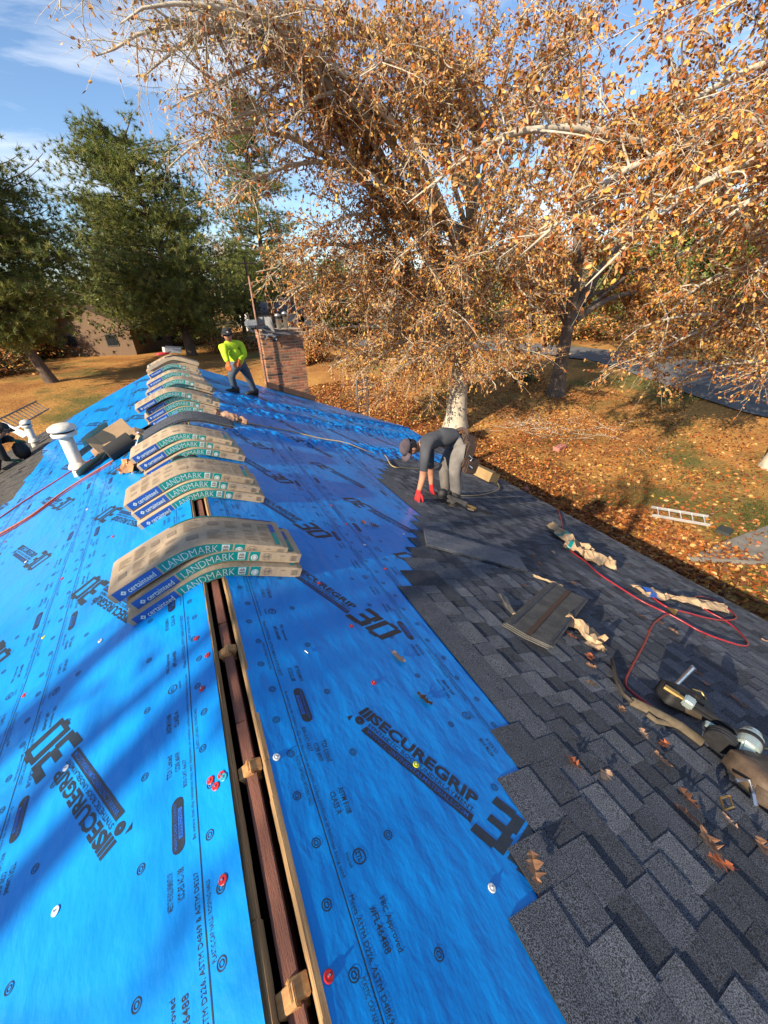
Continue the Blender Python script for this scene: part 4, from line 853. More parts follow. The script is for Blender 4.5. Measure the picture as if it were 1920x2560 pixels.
def orient(fwd, up):
    f = Vector(fwd).normalized(); u = Vector(up); u = (u-f*u.dot(f)).normalized(); s = f.cross(u)      # x fwd, y left, z up
    l = u.cross(f); return Matrix(((f.x, l.x, u.x), (f.y, l.y, u.y), (f.z, l.z, u.z))).to_4x4()
def add_head_gear(p, head, fwd, up, capmat, brim_down=0.0, glasses=True, logo=False):
    """face details, cap and hair on a head centred at `head` looking along fwd"""
    M = Matrix.Translation(Vector(head)-p.location) @ orient(fwd, up)
    f = MB()
    prof = [(0.098, 0.012), (0.099, 0.03), (0.094, 0.055), (0.078, 0.083), (0.046, 0.100), (0.008, 0.105)]
    f.lathe(prof, 20, 0, M @ Matrix.Translation((-0.010, 0, 0.036)) @ Matrix.Diagonal((1.06, 0.90, 0.85, 1)), caps=True); f.build('cap', capmat, p, smooth=True)
    f = MB(); n = 12; vs = []
    for t in (0, 0.006):
        for i in range(n+1):
            a = -1.15+2.3*i/n
            for r in (0.100, 0.185):
                k = r if r < 0.15 else 0.100+0.062*math.cos(a*0.95)
                vs.append(M @ Vector((k*math.cos(a)*1.1, k*math.sin(a)*0.88, 0.056-0.2*max(0, k-0.1)-brim_down*(k-0.1)-0.03*abs(math.sin(a))*(k > 0.105)+t)))
    q = 2*(n+1); fs = []
    for i in range(n):
        a = 2*i; fs += [(q+a, q+a+1, q+a+3, q+a+2), (a+2, a+3, a+1, a), (a+1, a+3, q+a+3, q+a+1), (a, q+a, q+a+2, a+2)]
    f.add(vs, fs); f.build('cap_brim', capmat, p, smooth=True)
    f = MB(); f.lathe([(0.095, -0.06), (0.101, -0.03), (0.103, 0.02)], 18, 0, M @ Matrix.Translation((-0.02, 0, 0.012)) @ Matrix.Diagonal((0.98, 0.9, 1, 1)), caps=False)
    keep = [k for k in range(len(f.f)) if (M.inverted() @ Vector(f.v[f.f[k][0]])).x < 0.02]; f.f = [f.f[k] for k in keep]; f.m = [0]*len(f.f); f.build('hair', M_HAIR, p, smooth=True)
    f = MB(); f.add([M @ Vector(v) for v in ((0.088, -0.012, 0.012), (0.088, 0.012, 0.012), (0.092, 0.019, -0.034), (0.122, 0.0, -0.030), (0.092, -0.019, -0.034), (0.092, 0, -0.045))], [(0, 3, 1), (1, 3, 2), (2, 3, 5), (5, 3, 4), (4, 3, 0)]); f.build('nose', M_SKIN, p, smooth=True)
    f = MB(); f.tube([M @ Vector((0.086, -0.028, -0.066)), M @ Vector((0.096, 0, -0.064)), M @ Vector((0.086, 0.028, -0.066))], 0.006, 6); f.build('mouth', pm('lips', (0.26, 0.09, 0.07), rough=0.5), p)
    for s in (-1, 1):
        f = MB(); f.lathe([(0.0, -0.011), (0.022, -0.006), (0.028, 0.0), (0.02, 0.01), (0.0, 0.008)], 10, 0, M @ Matrix.Translation((-0.008, s*0.094, -0.012)) @ Matrix.Rotation(R(90), 4, 'X') @ Matrix.Diagonal((0.8, 1.2, 1, 1)), caps=False); f.build('ear', M_SKIN, p, smooth=True)
    f = MB()
    if glasses:
        for s in (-1, 1): f.box(M @ Vector((0.099, s*0.034, 0.006)), (0.014, 0.055, 0.036), 0, M.to_3x3())
        f.box(M @ Vector((0.1, 0, 0.012)), (0.01, 0.02, 0.01), 0, M.to_3x3())
        for s in (-1, 1): f.tube([M @ Vector((0.095, s*0.06, 0.012)), M @ Vector((0.0, s*0.098, 0.008))], 0.004, 5)
        f.build('sunglasses', M_BLACK, p)
    else:
        for s in (-1, 1): f.lathe([(0, -0.01), (0.01, -0.006), (0.012, 0), (0.01, 0.006), (0, 0.01)], 8, 0, M @ Matrix.Translation((0.090, s*0.034, 0.006)), caps=False)
        f.build('eyes', M_BLACK, p)
    if logo:
        f = MB(); f.box(M @ Vector((0.114, 0.02, 0.062)), (0.008, 0.03, 0.022), 0, M.to_3x3()); f.build('cap_emblem', M_WPRT, p)
def add_glove(p, wrist, fwd, palm_n, mat, curl=0.5, L=0.19, side=1, name='glove'):
    """palm and five unequal, bent fingers; fwd = wrist->knuckles, palm_n = the way the palm faces"""
    M = Matrix.Translation(Vector(wrist)-p.location) @ orient(fwd, -Vector(palm_n)); f = MB(); k = L/0.19
    sec = [(-0.03, 0.031, 0.026), (0.0, 0.032, 0.024), (0.035, 0.042, 0.022), (0.075, 0.046, 0.02), (0.095, 0.042, 0.016)]
    vs = []
    for x, w, h in sec:
        for j in range(10):
            a = 2*PI*j/10; vs.append(M @ Vector((x*k, math.cos(a)*w*k, math.sin(a)*h*k)))
    n = 10; fs = [(i*n+j, i*n+(j+1) % n, (i+1)*n+(j+1) % n, (i+1)*n+j) for i in range(len(sec)-1) for j in range(n)]+[tuple(range(n-1, -1, -1)), tuple((len(sec)-1)*n+j for j in range(n))]
    f.add(vs, fs)
    for i, (y, ln) in enumerate(((0.033, 0.074), (0.011, 0.084), (-0.011, 0.078), (-0.032, 0.060))):
        pts = [Vector((0.085, y, 0))]; a = 0.0
        for s, c in ((0.45, 0.25), (0.33, 0.7), (0.22, 0.6)):
            a += c*curl; pts.append(pts[-1]+Vector((math.cos(a)*ln*s, y*0.12*s*(1-curl), -math.sin(a)*ln*s)))
        f.tube([M @ (q*k) for q in pts], [0.0105*k, 0.0100*k, 0.0092*k, 0.007*k], 7)
    y = side*0.040; pts = [Vector((0.015, y*0.7, -0.006)), Vector((0.045, y*1.35, -0.016)), Vector((0.075, y*1.55, -0.026)), Vector((0.098, y*1.5, -0.034))]
    f.tube([M @ (q*k) for q in pts], [0.014*k, 0.013*k, 0.011*k, 0.008*k], 7); return f.build(name, mat, p, smooth=True)
def add_boot(p, ankle, fwd, up, mat, laces=None, L=0.29):
    M = Matrix.Translation(Vector(ankle)-p.location) @ orient(fwd, up); f = MB(); k = L/0.29
    sec = [(-0.085, 0.030, -0.005), (-0.065, 0.040, 0.055), (-0.02, 0.043, 0.075), (0.03, 0.044, 0.06), (0.075, 0.047, 0.012), (0.12, 0.050, -0.012), (0.165, 0.046, -0.022), (0.195, 0.030, -0.040)]
    vs = []; n = 10
    for x, w, top in sec:
        for j in range(n):
            a = 2*PI*j/n-PI/2; zz = -0.072+(top+0.072)*(0.5+0.5*math.sin(a)); ww = w*(math.cos(a))*(1.0 if math.sin(a) < 0 else 0.9); vs.append(M @ Vector((x*k, ww*k*1.05, zz*k)))
    f.add(vs, [(i*n+j, i*n+(j+1) % n, (i+1)*n+(j+1) % n, (i+1)*n+j) for i in range(len(sec)-1) for j in range(n)]+[tuple(range(n-1, -1, -1)), tuple((len(sec)-1)*n+j for j in range(n))]); f.build('boot', mat, p, smooth=True, fixn=True)
    f = MB(); pl = [(-0.092, -0.03), (-0.07, -0.044), (0.03, -0.046), (0.13, -0.055), (0.185, -0.042), (0.205, 0), (0.185, 0.042), (0.13, 0.055), (0.03, 0.046), (-0.07, 0.044), (-0.092, 0.03)]
    f.prism([(a*k, b_*k) for a, b_ in pl], 0.024*k, 0, M, -0.088*k); f.build('boot_sole', M_SOLE, p)
    if laces:
        f = MB()
        for i in range(4):
            x = 0.035+i*0.02; z = 0.058-i*0.016; f.tube([M @ Vector((x, -0.03, z-0.008)), M @ Vector((x+0.012, 0, z+0.012)), M @ Vector((x, 0.03, z-0.008))], 0.0055, 5)
            f.tube([M @ Vector((x+0.02, -0.03, z-0.022)), M @ Vector((x, 0, z+0.011)), M @ Vector((x+0.02, 0.03, z-0.022))], 0.0045, 5)
        f.build('boot_lace', laces, p)
def blend(a, b, t): return Vector(a)*(1-t)+Vector(b)*t

# --- worker in grey, bent over the shingles, reaching up the slope with both hands
zg = lambda x, y: (960+x*0.1808, 1020+y*0.1808)
yn = RS(*zg(970, 1345)).y; yf = yn+0.27; ym = (yn+yf)/2
def G(x, y, Y): return YP(*zg(x, y), Y)
w1 = thing('person', RS(*zg(970, 1345)), label='person in charcoal shirt and plum cap bending over the shingles in red gloves', cat='person')
J = {'pelvis': G(1075, 470, ym), 'waist': G(960, 400, ym), 'chest': G(770, 395, ym), 'upper': G(610, 445, ym), 'neck': G(500, 530, ym), 'jaw': G(400, 570, ym-0.01), 'skull': G(335, 555, ym-0.01),
     'shN': G(575, 500, yn-0.03), 'elN': G(555, 800, yn-0.10), 'foN': G(545, 930, yn-0.11), 'wrN': G(480, 1165, yn-0.12), 'shF': G(625, 480, yf+0.04), 'elF': G(640, 760, yf+0.06), 'foF': G(645, 880, yf+0.05), 'wrF': G(655, 1075, yf+0.02),
     'hipN': G(1040, 540, yn+0.03), 'knN': G(975, 850, yn), 'anN': G(1005, 1225, yn+0.0), 'hipF': G(960, 540, yf-0.03), 'knF': G(830, 850, yf+0.03), 'anF': G(850, 1150, yf+0.06)}
E_ = [('pelvis', 'waist'), ('waist', 'chest'), ('chest', 'upper'), ('upper', 'neck'), ('neck', 'jaw'), ('jaw', 'skull'), ('upper', 'shN'), ('shN', 'elN'), ('elN', 'foN'), ('foN', 'wrN'), ('upper', 'shF'), ('shF', 'elF'), ('elF', 'foF'), ('foF', 'wrF'), ('pelvis', 'hipN'), ('hipN', 'knN'), ('knN', 'anN'), ('pelvis', 'hipF'), ('hipF', 'knF'), ('knF', 'anF')]
rad = {'pelvis': 0.165, 'waist': 0.155, 'chest': 0.17, 'upper': 0.145, 'neck': 0.062, 'jaw': 0.078, 'skull': 0.09, 'shN': 0.088, 'elN': 0.058, 'foN': 0.05, 'wrN': 0.033, 'shF': 0.075, 'elF': 0.058, 'foF': 0.05, 'wrF': 0.033,
       'hipN': 0.125, 'knN': 0.09, 'anN': 0.078, 'hipF': 0.125, 'knF': 0.09, 'anF': 0.078}
def zone1(e, t, c):
    a, b_ = e
    if b_ in ('jaw', 'skull'): return 2
    if b_ == 'neck': return 2 if t > 0.6 else 0
    if b_ in ('wrN', 'wrF') or (b_ in ('foN', 'foF') and t > 0.55): return 2
    if a == 'pelvis' and b_ == 'waist': return 1 if t < 0.35 else 0
    if b_ in ('hipN', 'hipF', 'knN', 'knF', 'anN', 'anF'): return 1
    return 0
me = skin_mesh('body', {k: v-w1.location for k, v in J.items()}, E_, rad, zone1, [M_GREY, M_TROU, M_SKIN], 'pelvis'); link('body', me, w1)
hd = blend(J['jaw'], J['skull'], 0.75); fw = Vector((-0.35, -0.12, -1.0)); up = Vector((-1.0, 0.0, 0.35))
add_head_gear(w1, hd, fw, up, M_CAP, 0.1, glasses=True)
upn = Vector((SN, 0, CS))
add_glove(w1, J['wrN'], (G(455, 1290, yn-0.13)-J['wrN']), (1, 0.2, -0.15), M_REDG, 0.55, 0.215, 1)
add_glove(w1, J['wrF'], (G(665, 1180, yf+0.02)-J['wrF']), (1, 0.1, -0.1), M_REDG, 0.9, 0.2, -1)
add_boot(w1, J['anN']+Vector((-0.02, -0.02, -0.045)), (-0.85, -0.5, 0.22), upn, M_BOOT, M_LACE, 0.37)
add_boot(w1, J['anF']+Vector((-0.02, -0.02, -0.05)), (-0.95, -0.15, 0.3), upn, M_BOOT, M_LACE, 0.35)
def pouch(p, c, d, Mr, mat, name='tool_pouch', bev=0.02):
    f = MB(); f.box((0, 0, 0), d, 0, None, 1.12); f.v = [tuple(Vector(c)-p.location+Mr @ Vector(v)) for v in f.v]; return f.build(name, mat, p, bevel=bev)
f = MB(); ring = []
dirv = (J['pelvis']-J['waist']).normalized(); M_ = orient(dirv, (0, 1, 0)); ctr = blend(J['pelvis'], J['waist'], 0.45)-w1.location
f.tube([ctr+(M_ @ Vector((0, math.cos(a)*0.150, math.sin(a)*0.155))) for a in np.linspace(0, 2*PI, 25)], 0.026, 6, caps=False, flat=0.5); f.build('belt', M_LEATH, w1)
Rp = Matrix.Rotation(R(18), 3, 'Y')
pouch(w1, G(1150, 640, yn-0.06), (0.15, 0.10, 0.34), Rp, M_LEATH); pouch(w1, G(1190, 800, yn-0.08), (0.20, 0.11, 0.20), Rp, M_LEATH); pouch(w1, G(1130, 480, yn+0.05), (0.18, 0.14, 0.22), Rp, M_LEATH)
f = MB(); f.tube([G(1265, 735, yn-0.1)-w1.location, G(1285, 790, yn-0.1)-w1.location], 0.024, 8); f.build('tape_measure', pm('orange_plastic', (0.8, 0.12, 0.02), rough=0.4), w1)
f = MB(); f.tube([G(1170, 660, yn-0.13)-w1.location, G(1215, 700, yn-0.13)-w1.location, G(1190, 745, yn-0.13)-w1.location], 0.012, 6); f.tube([G(1175, 800, yn-0.14)-w1.location, G(1215, 835, yn-0.14)-w1.location], 0.012, 6); f.build('hand_tool', M_STEEL, w1)
for c_, (a, b_), mt_ in (((590, 375), (0.10, 0.05), pm('print_red', (0.4, 0.05, 0.06), rough=0.7)), ((622, 350), (0.07, 0.035), M_WPRT)):
    pass
# --- worker in hi-vis, standing in a stride by the chimney
zw = lambda x, y: (520+x*0.1808, 780+y*0.1808)
def W(x, y, Y): return YP(*zw(x, y), Y)
fL, fR = RS(*zw(370, 1118)), RS(*zw(640, 1160))
w2 = thing('person', fL, label='person in hi-vis yellow-green shirt, jeans and black cap striding by the chimney', cat='person')
yt = (fL.y+fR.y)/2-0.05
J = {'pelvis': W(430, 715, yt), 'waist': W(375, 640, yt-0.05), 'chest': W(330, 520, yt-0.1), 'upper': W(318, 440, yt-0.1), 'neck': W(300, 395, yt-0.12), 'jaw': W(275, 345, yt-0.17), 'skull': W(265, 300, yt-0.17),
     'shL': W(212, 452, yt-0.16), 'elL': W(235, 600, yt-0.28), 'wrL': W(278, 700, yt-0.36), 'shR': W(448, 448, yt+0.02), 'elR': W(505, 590, yt-0.04), 'wrR': W(425, 675, yt-0.25),
     'hipL': W(385, 745, yt-0.1), 'knL': W(318, 880, fL.y-0.12), 'anL': W(378, 1065, fL.y), 'hipR': W(480, 745, yt+0.08), 'knR': W(560, 900, fR.y-0.12), 'anR': W(648, 1090, fR.y)}
E_ = [('pelvis', 'waist'), ('waist', 'chest'), ('chest', 'upper'), ('upper', 'neck'), ('neck', 'jaw'), ('jaw', 'skull'), ('upper', 'shL'), ('shL', 'elL'), ('elL', 'wrL'), ('upper', 'shR'), ('shR', 'elR'), ('elR', 'wrR'), ('pelvis', 'hipL'), ('hipL', 'knL'), ('knL', 'anL'), ('pelvis', 'hipR'), ('hipR', 'knR'), ('knR', 'anR')]
rad = {'pelvis': 0.16, 'waist': 0.175, 'chest': 0.18, 'upper': 0.125, 'neck': 0.062, 'jaw': 0.08, 'skull': 0.092, 'shL': 0.088, 'elL': 0.07, 'wrL': 0.05, 'shR': 0.088, 'elR': 0.072, 'wrR': 0.05, 'hipL': 0.115, 'knL': 0.078, 'anL': 0.058, 'hipR': 0.115, 'knR': 0.078, 'anR': 0.058}
def zone2(e, t, c):
    a, b_ = e
    if b_ in ('jaw', 'skull'): return 2
    if b_ == 'neck': return 2 if t > 0.9 else 0
    if b_ in ('hipL', 'hipR', 'knL', 'knR', 'anL', 'anR'): return 1
    if a == 'pelvis': return 1 if t < 0.1 else 0
    return 0
me = skin_mesh('body', {k: v-w2.location for k, v in J.items()}, E_, rad, zone2, [M_HIVIS, M_JEAN, M_SKIN], 'pelvis'); link('body', me, w2)
add_head_gear(w2, blend(J['jaw'], J['skull'], 0.75), (-0.22, -1, -0.1), (0, -0.08, 1), M_CAPB, 0.2, glasses=True, logo=True)
add_glove(w2, J['wrL'], W(285, 760, yt-0.4)-J['wrL'], (0.5, 0.8, -0.2), M_ORG, 0.5, 0.2, -1)
add_glove(w2, J['wrR'], W(385, 740, yt-0.33)-J['wrR'], (0.2, 0.9, -0.3), M_ORG, 0.4, 0.21, 1)
add_boot(w2, J['anL']+Vector((0, 0, -0.01)), (-0.9, -0.45, 0.36), upn, M_BBOOT, None, 0.31); add_boot(w2, J['anR']+Vector((0, 0, -0.01)), (-0.85, -0.5, 0.33), upn, M_BBOOT, None, 0.31)
# --- worker crouching at the left edge, mostly outside the frame
zl = lambda x, y: (x*0.2411, 960+y*0.2411)
YL = LS(*zl(60, 900)).y
def Lp(x, y, dY=0.0): return YP(*zl(x, y), YL+dY)
w3 = thing('person', LS(*zl(-60, 980)), label='person in dark clothes crouching at the left edge with a black bag', cat='person')
J = {'pelvis': Lp(-210, 820), 'waist': Lp(-170, 720), 'chest': Lp(-110, 640), 'upper': Lp(-50, 580), 'neck': Lp(-15, 540), 'jaw': Lp(10, 500), 'skull': Lp(20, 465), 'shL': Lp(-40, 610, -0.18), 'elL': Lp(40, 770, -0.2), 'wrL': Lp(110, 790, -0.15), 'shR': Lp(-20, 590, 0.18), 'elR': Lp(80, 560, 0.1), 'wrR': Lp(150, 585, 0.05),
     'hipL': Lp(-190, 830, -0.12), 'knL': Lp(-20, 790, -0.2), 'anL': Lp(-60, 960, -0.15), 'hipR': Lp(-190, 830, 0.12), 'knR': Lp(-10, 760, 0.25), 'anR': Lp(-70, 930, 0.22)}
me = skin_mesh('body', {k: v-w3.location for k, v in J.items()}, E_, rad, lambda e, t, c: 2 if e[1] in ('jaw', 'skull') else (1 if e[1][:2] in ('hi', 'kn', 'an') else 0), [pm('black_hoodie', (0.018, 0.018, 0.02), rough=0.95), M_LEATH, M_SKIN], 'pelvis'); link('body', me, w3)
add_head_gear(w3, blend(J['jaw'], J['skull'], 0.75), (0.9, -0.1, -0.45), (0.4, 0, 1), M_CAPB, 0.1)
add_glove(w3, J['wrL'], (0.9, 0, -0.25), (0, 0, -1), pm('green_glove', (0.01, 0.09, 0.05), rough=0.7), 0.6, 0.19, 1); add_glove(w3, J['wrR'], (0.9, 0, -0.3), (0, 0, -1), MATS['green_glove'], 0.6, 0.19, -1)
add_boot(w3, J['anL'], (0.9, -0.2, -0.2), (-SN, 0, CS), M_BBOOT); add_boot(w3, J['anR'], (0.9, -0.1, -0.2), (-SN, 0, CS), M_BBOOT)
f = MB(); c = Lp(215, 680); rr_ = (Lp(300, 680)-Lp(120, 680)).length/2
f.lathe([(rr_*0.55, -rr_*1.25), (rr_*0.95, -rr_*0.8), (rr_*1.05, -0.1*rr_), (rr_*0.9, rr_*0.6), (rr_*0.55, rr_*0.95), (rr_*0.5, rr_*1.05)], 20)
f.v = [tuple(Vector(v)*(1+0.10*nz(v[0]*6, v[1]*6, v[2]*6))) for v in f.v]; o = f.build('trash_bag', M_BLACK, smooth=True); o.location = c
tag(o, 'full black bag held by the crouching worker at the left edge', 'bag')
# ------------------------------------------------------------------ things lying on the roof
def on_right(x, y, o=0.0): P = RS(x, y); u = P.x/CS; return RP(u, P.y, o)
def surf_r(u, y):      # height of the covering above the deck on the right slope
    return 0.030 if (u > 3.5 or any(u > 0.62+EXPO*k+0.02 and y < YEND[k] for k in range(len(YEND)))) else 0.010+float(max(0, wrinkle(1, np.array(u), np.array(y))))
FR = Matrix(((CS, 0, SN), (0, 1, 0), (-SN, 0, CS)))     # local x down the right slope, y along the ridge, z off the roof
FL = Matrix(((-CS, 0, -SN), (0, -1, 0), (-SN, 0, CS)))
def r_frame(x, y, o=None, yaw=0.0):
    P = RS(x, y); u = P.x/CS
    return Matrix.Translation(RP(u, P.y, surf_r(u, P.y) if o is None else o)) @ (FR @ Matrix.Rotation(yaw, 3, 'Z')).to_4x4()
def l_frame(x, y, o=0.016, yaw=0.0):
    P = LS(x, y); return Matrix.Translation(LP(-P.x/CS, P.y, o)) @ (FL @ Matrix.Rotation(yaw, 3, 'Z')).to_4x4()
def mesh_thing(name, mb, mats, M, label, cat, group=None, **k):
    o = mb.build(name, mats, **k); o.matrix_world = M; return tag(o, label, cat, group)

# plastic cap nails
CAPC = {'r': pm('cap_red', (0.55, 0.02, 0.02), rough=0.4), 'w': pm('cap_white', (0.75, 0.75, 0.72), rough=0.4), 'y': pm('cap_yellow', (0.55, 0.62, 0.03), rough=0.4), 't': pm('cap_teal', (0.02, 0.3, 0.38), rough=0.4)}
capme = {}
for k_, m_ in CAPC.items():
    f = MB(); f.lathe([(0.0125, 0), (0.0125, 0.0025), (0.0105, 0.0035), (0.004, 0.003), (0.0035, 0.006), (0.0, 0.0065)], 18, 0, None, caps=False); capme[k_] = f.mesh('cap', m_)
f = MB(); f.lathe([(0.0032, 0.0062), (0.0026, 0.0082), (0.0, 0.0086)], 10, 0, None, caps=False); nailme = f.mesh('nail_head', M_STEEL)
zc5 = lambda x, y: (x*0.5425, 1500+y*0.5425); zc6 = lambda x, y: (600+x*0.4822, 1500+y*0.4822); zc2 = lambda x, y: (760+x*0.2411, 1200+y*0.2411); zb5 = lambda x, y: (x*0.226, 1200+y*0.226)
cn = {'r': 'red', 'w': 'white', 'y': 'yellow-green', 't': 'teal'}
caps = [('L', zc5(285, 1437), 'w', 'alone on the near left blue sheet'), ('L', zc5(325, 782), 'w', 'on the near left SECUREGRIP print'), ('L', zc5(475, 197), 'w', 'far up the near left sheet'), ('L', zc5(1052, 1295), 'r', 'beside the ridge slot, low on the left sheet'),
        ('L', zc5(988, 840), 'r', 'leftmost of the cluster left of the slot'), ('L', zc5(1013, 868), 'r', 'lowest of the cluster left of the slot'), ('L', zc5(1038, 815), 'r', 'topmost of the cluster left of the slot'), ('L', zc5(1048, 825), 't', 'in the cluster left of the slot'),
        ('L', zc5(912, 182), 'r', 'left of the slot just below the nearest stack'), ('L', zc5(940, 416), 'r', 'left of the slot, second below the nearest stack'), ('L', zc5(963, 260), 'r', 'at the very edge of the slot, left side'), ('L', zc5(122, 443), 'r', 'on the lapped seam of the left sheets'), ('L', zc5(210, 178), 'y', 'on the lapped seam of the left sheets'),
        ('L', zb5(715, 1110), 'r', 'on the left seam level with the nearest stack'), ('L', zb5(975, 335), 'w', 'on the left seam level with the second stack'), ('L', zb5(1265, 640), 'r', 'between the left seam and the second stack'), ('L', zb5(300, 915), 'w', 'on the printed name of the second left sheet'), ('L', zb5(85, 700), 'r', 'far left beneath the ropes'),
        ('R', zc6(187, 822), 'w', 'right of the slot beside the upper pine block'), ('R', zc6(456, 1960), 'r', 'large, right of the slot at the picture bottom'), ('R', zc6(1297, 1506), 'w', 'by the lowest shingle step, right sheet'), ('R', zc6(907, 865), 'y', 'on the near right SECUREGRIP print'), ('R', zc6(690, 438), 'r', 'on the crease of the right sheet'), ('R', zc6(575, 142), 'r', 'under the second right SECUREGRIP print'),
        ('R', zc2(625, 683), 'w', 'on the right seam by the dark pill print'), ('R', zc2(1030, 570), 'w', 'near the zigzag shingle edge'), ('R', zc2(840, 933), 'r', 'on the right seam, lower'), ('R', zc2(437, 465), 'r', 'on the right seam, middle'), ('R', zc2(282, 275), 'r', 'on the right seam, upper'), ('R', zc2(150, 1085), 'r', 'on the letters of the second right print')]
for sd, p, c, ds in caps:
    M = r_frame(*p, yaw=0) if sd == 'R' else l_frame(*p, o=0.016)
    P = RS(*p) if sd == 'R' else LS(*p); u = abs(P.x)/CS; side = 1 if sd == 'R' else -1
    s0 = [d for d in sheet_defs if d[0] == side and d[1] <= u <= d[2]]
    off = max(sheet_o(side, d[1], d[2], u) for d in s0) if s0 else 0.008
    off += float(wrinkle(side, np.array(u), np.array(P.y)))+0.0015
    o = thing('cap_nail', label='%s plastic cap nail %s' % (cn[c], ds), cat='cap nail', group='plastic cap nails in the underlayment')
    o.matrix_world = Matrix.Translation((RP if side > 0 else LP)(u, P.y, off)) @ (FR if side > 0 else FL).to_4x4()
    link('cap', capme[c], o); link('nail_head', nailme, o)

# oak leaves blown onto the roof
M_OAK = [pm('oak_leaf_'+n, c, tuple(k*0.7 for k in c), rough=0.6, scale=20, trans=0.15, bump=0.3, bscale=60, spec=0.3) for n, c in (('tan', (0.40, 0.2, 0.10)), ('brown', (0.19, 0.085, 0.045)), ('rust', (0.42, 0.12, 0.045)), ('pale', (0.55, 0.33, 0.2)))]
def oak_leaf(seed):
    r_ = random.Random(seed); mb = MB(); n = 9; lobes = [0.05, 0.2, 0.08, 0.34, 0.11, 0.38, 0.13, 0.22, 0.02]; cx, cy = r_.uniform(-0.9, 0.9), r_.uniform(0.3, 1.6)
    L = 0.115; rows = []
    for i in range(n):
        t = i/(n-1); w = lobes[i]*L*r_.uniform(0.75, 1.1); x = L*(t-0.4); z = 0.002+cy*0.012*(2*t-1)**2+0.004*r_.random()
        rows.append([(x+0.008*r_.uniform(-1, 1), w*r_.uniform(0.85, 1.1), z+0.55*w*abs(cx)*r_.uniform(0.4, 1.2)), (x, 0.003*r_.uniform(-1, 1), z), (x+0.008*r_.uniform(-1, 1), -w*r_.uniform(0.85, 1.1), z+0.55*w*r_.uniform(0.1, 1.3))])
    mb.add([p for q in rows for p in q], [(i*3+j, i*3+j+1, i*3+j+4, i*3+j+3) for i in range(n-1) for j in range(2)])
    mb.add([(-0.4*L, 0.001, 0.003), (-0.4*L, -0.001, 0.003), (-0.72*L, -0.001+0.01*cx, 0.006), (-0.72*L, 0.001+0.01*cx, 0.006)], [(0, 1, 2, 3)]); return mb
LFM = [[oak_leaf(40+i).mesh('oak_leaf', m) for m in M_OAK] for i in range(7)]
z4 = lambda x, y: (1120+x*0.4822, 1560+y*0.4822); z3 = lambda x, y: (1120+x*0.4822, 960+y*0.4822)
lv = [(zc6(810, 305), 3, 1.3, 'pale curled oak leaf on the right blue sheet, upper of two'), (zc6(940, 520), 1, 1.2, 'brown curled oak leaf on the right blue sheet, lower of two'), (z4(425, 1315), 0, 1.35, 'tan oak leaf lying across the last shingle step'), (z4(640, 755), 2, 1.0, 'small rust leaf on the near shingles beside a pale one'), (z4(800, 810), 3, 1.2, 'pale folded oak leaf on the near shingles'),
      (z4(1000, 600), 3, 1.0, 'pale leaf uphill of the coil nailer, upper of three'), (z4(1100, 645), 2, 1.2, 'rust leaf uphill of the coil nailer, middle of three'), (z4(1085, 720), 0, 1.3, 'tan leaf uphill of the coil nailer, lowest of three'), (z4(1235, 945), 1, 1.3, 'dark brown leaf below the coil nailer, upper'), (z4(1205, 1000), 1, 1.3, 'dark brown leaf below the coil nailer, lower'),
      (z4(1335, 1180), 0, 1.6, 'large tan leaf on the near right shingles'), (z4(1390, 1270), 2, 1.4, 'rust leaf touching the large tan leaf'), (z4(1605, 1190), 0, 1.2, 'tan leaf at the right picture edge'), (z4(1440, 1050), 3, 0.9, 'small pale leaf under the leather pouch'), (z4(720, 195), 2, 1.3, 'rust leaf below the crumpled wrapper'), (z4(735, 240), 0, 1.0, 'tan leaf below the rust one and the wrapper'),
      (z4(725, 325), 0, 1.1, 'tan leaf upslope of the tool belt strap'), (z4(885, 465), 0, 1.0, 'tan leaf beside the tool belt strap'), (z4(1325, 325), 2, 0.9, 'orange leaf upslope right of the black pouch'), (z4(1290, 275), 1, 1.0, 'dark leaf upslope right of the black pouch'), (z4(1470, 400), 2, 0.9, 'orange leaf near the right edge above the nailer'), (z4(1520, 440), 1, 1.0, 'dark leaf near the right edge above the nailer'),
      (z4(1635, 100), 3, 1.1, 'pale leaf at the right edge by the hose loop'), (z3(540, 885), 3, 1.3, 'pale leaf left of the twisted wrapper'), (z3(435, 905), 1, 1.0, 'brown leaf on the shingles above the loose shingle pile'), (z3(470, 945), 1, 1.0, 'brown leaf right of the loose shingle pile'), (z3(380, 1060), 1, 1.0, 'dark leaf near the upside-down shingles'), (z3(640, 1045), 1, 1.2, 'dark leaf beyond the upside-down shingles'),
      (z3(985, 1215), 1, 1.3, 'brown leaf left of the hose knot'), (z3(1085, 1245), 2, 1.1, 'bright rust leaf under the hose knot'), (z3(1165, 1300), 0, 1.3, 'tan leaf below the hose knot'), (z3(1320, 1325), 1, 1.1, 'brown leaf inside the hose loop'), (z3(630, 1325), 2, 1.2, 'rust leaf under the corner of the upside-down shingles'), (z3(925, 950), 0, 0.9, 'tan leaf between the wrappers near the eave'),
      (z3(440, 685), 1, 1.0, 'brown leaf on shingles below the bending worker'), (z3(460, 615), 0, 1.0, 'tan leaf near the eave beyond the twisted wrapper'), (z3(330, 605), 0, 1.0, 'tan leaf behind the bending worker'), (zc2(615, 460), 2, 1.1, 'rust leaf on the second blue sheet, left of two'), (zc2(710, 485), 1, 1.3, 'brown leaf on the second blue sheet, right of two'), (z3(835, 1100), 1, 0.8, 'small dark leaf by the red hose')]
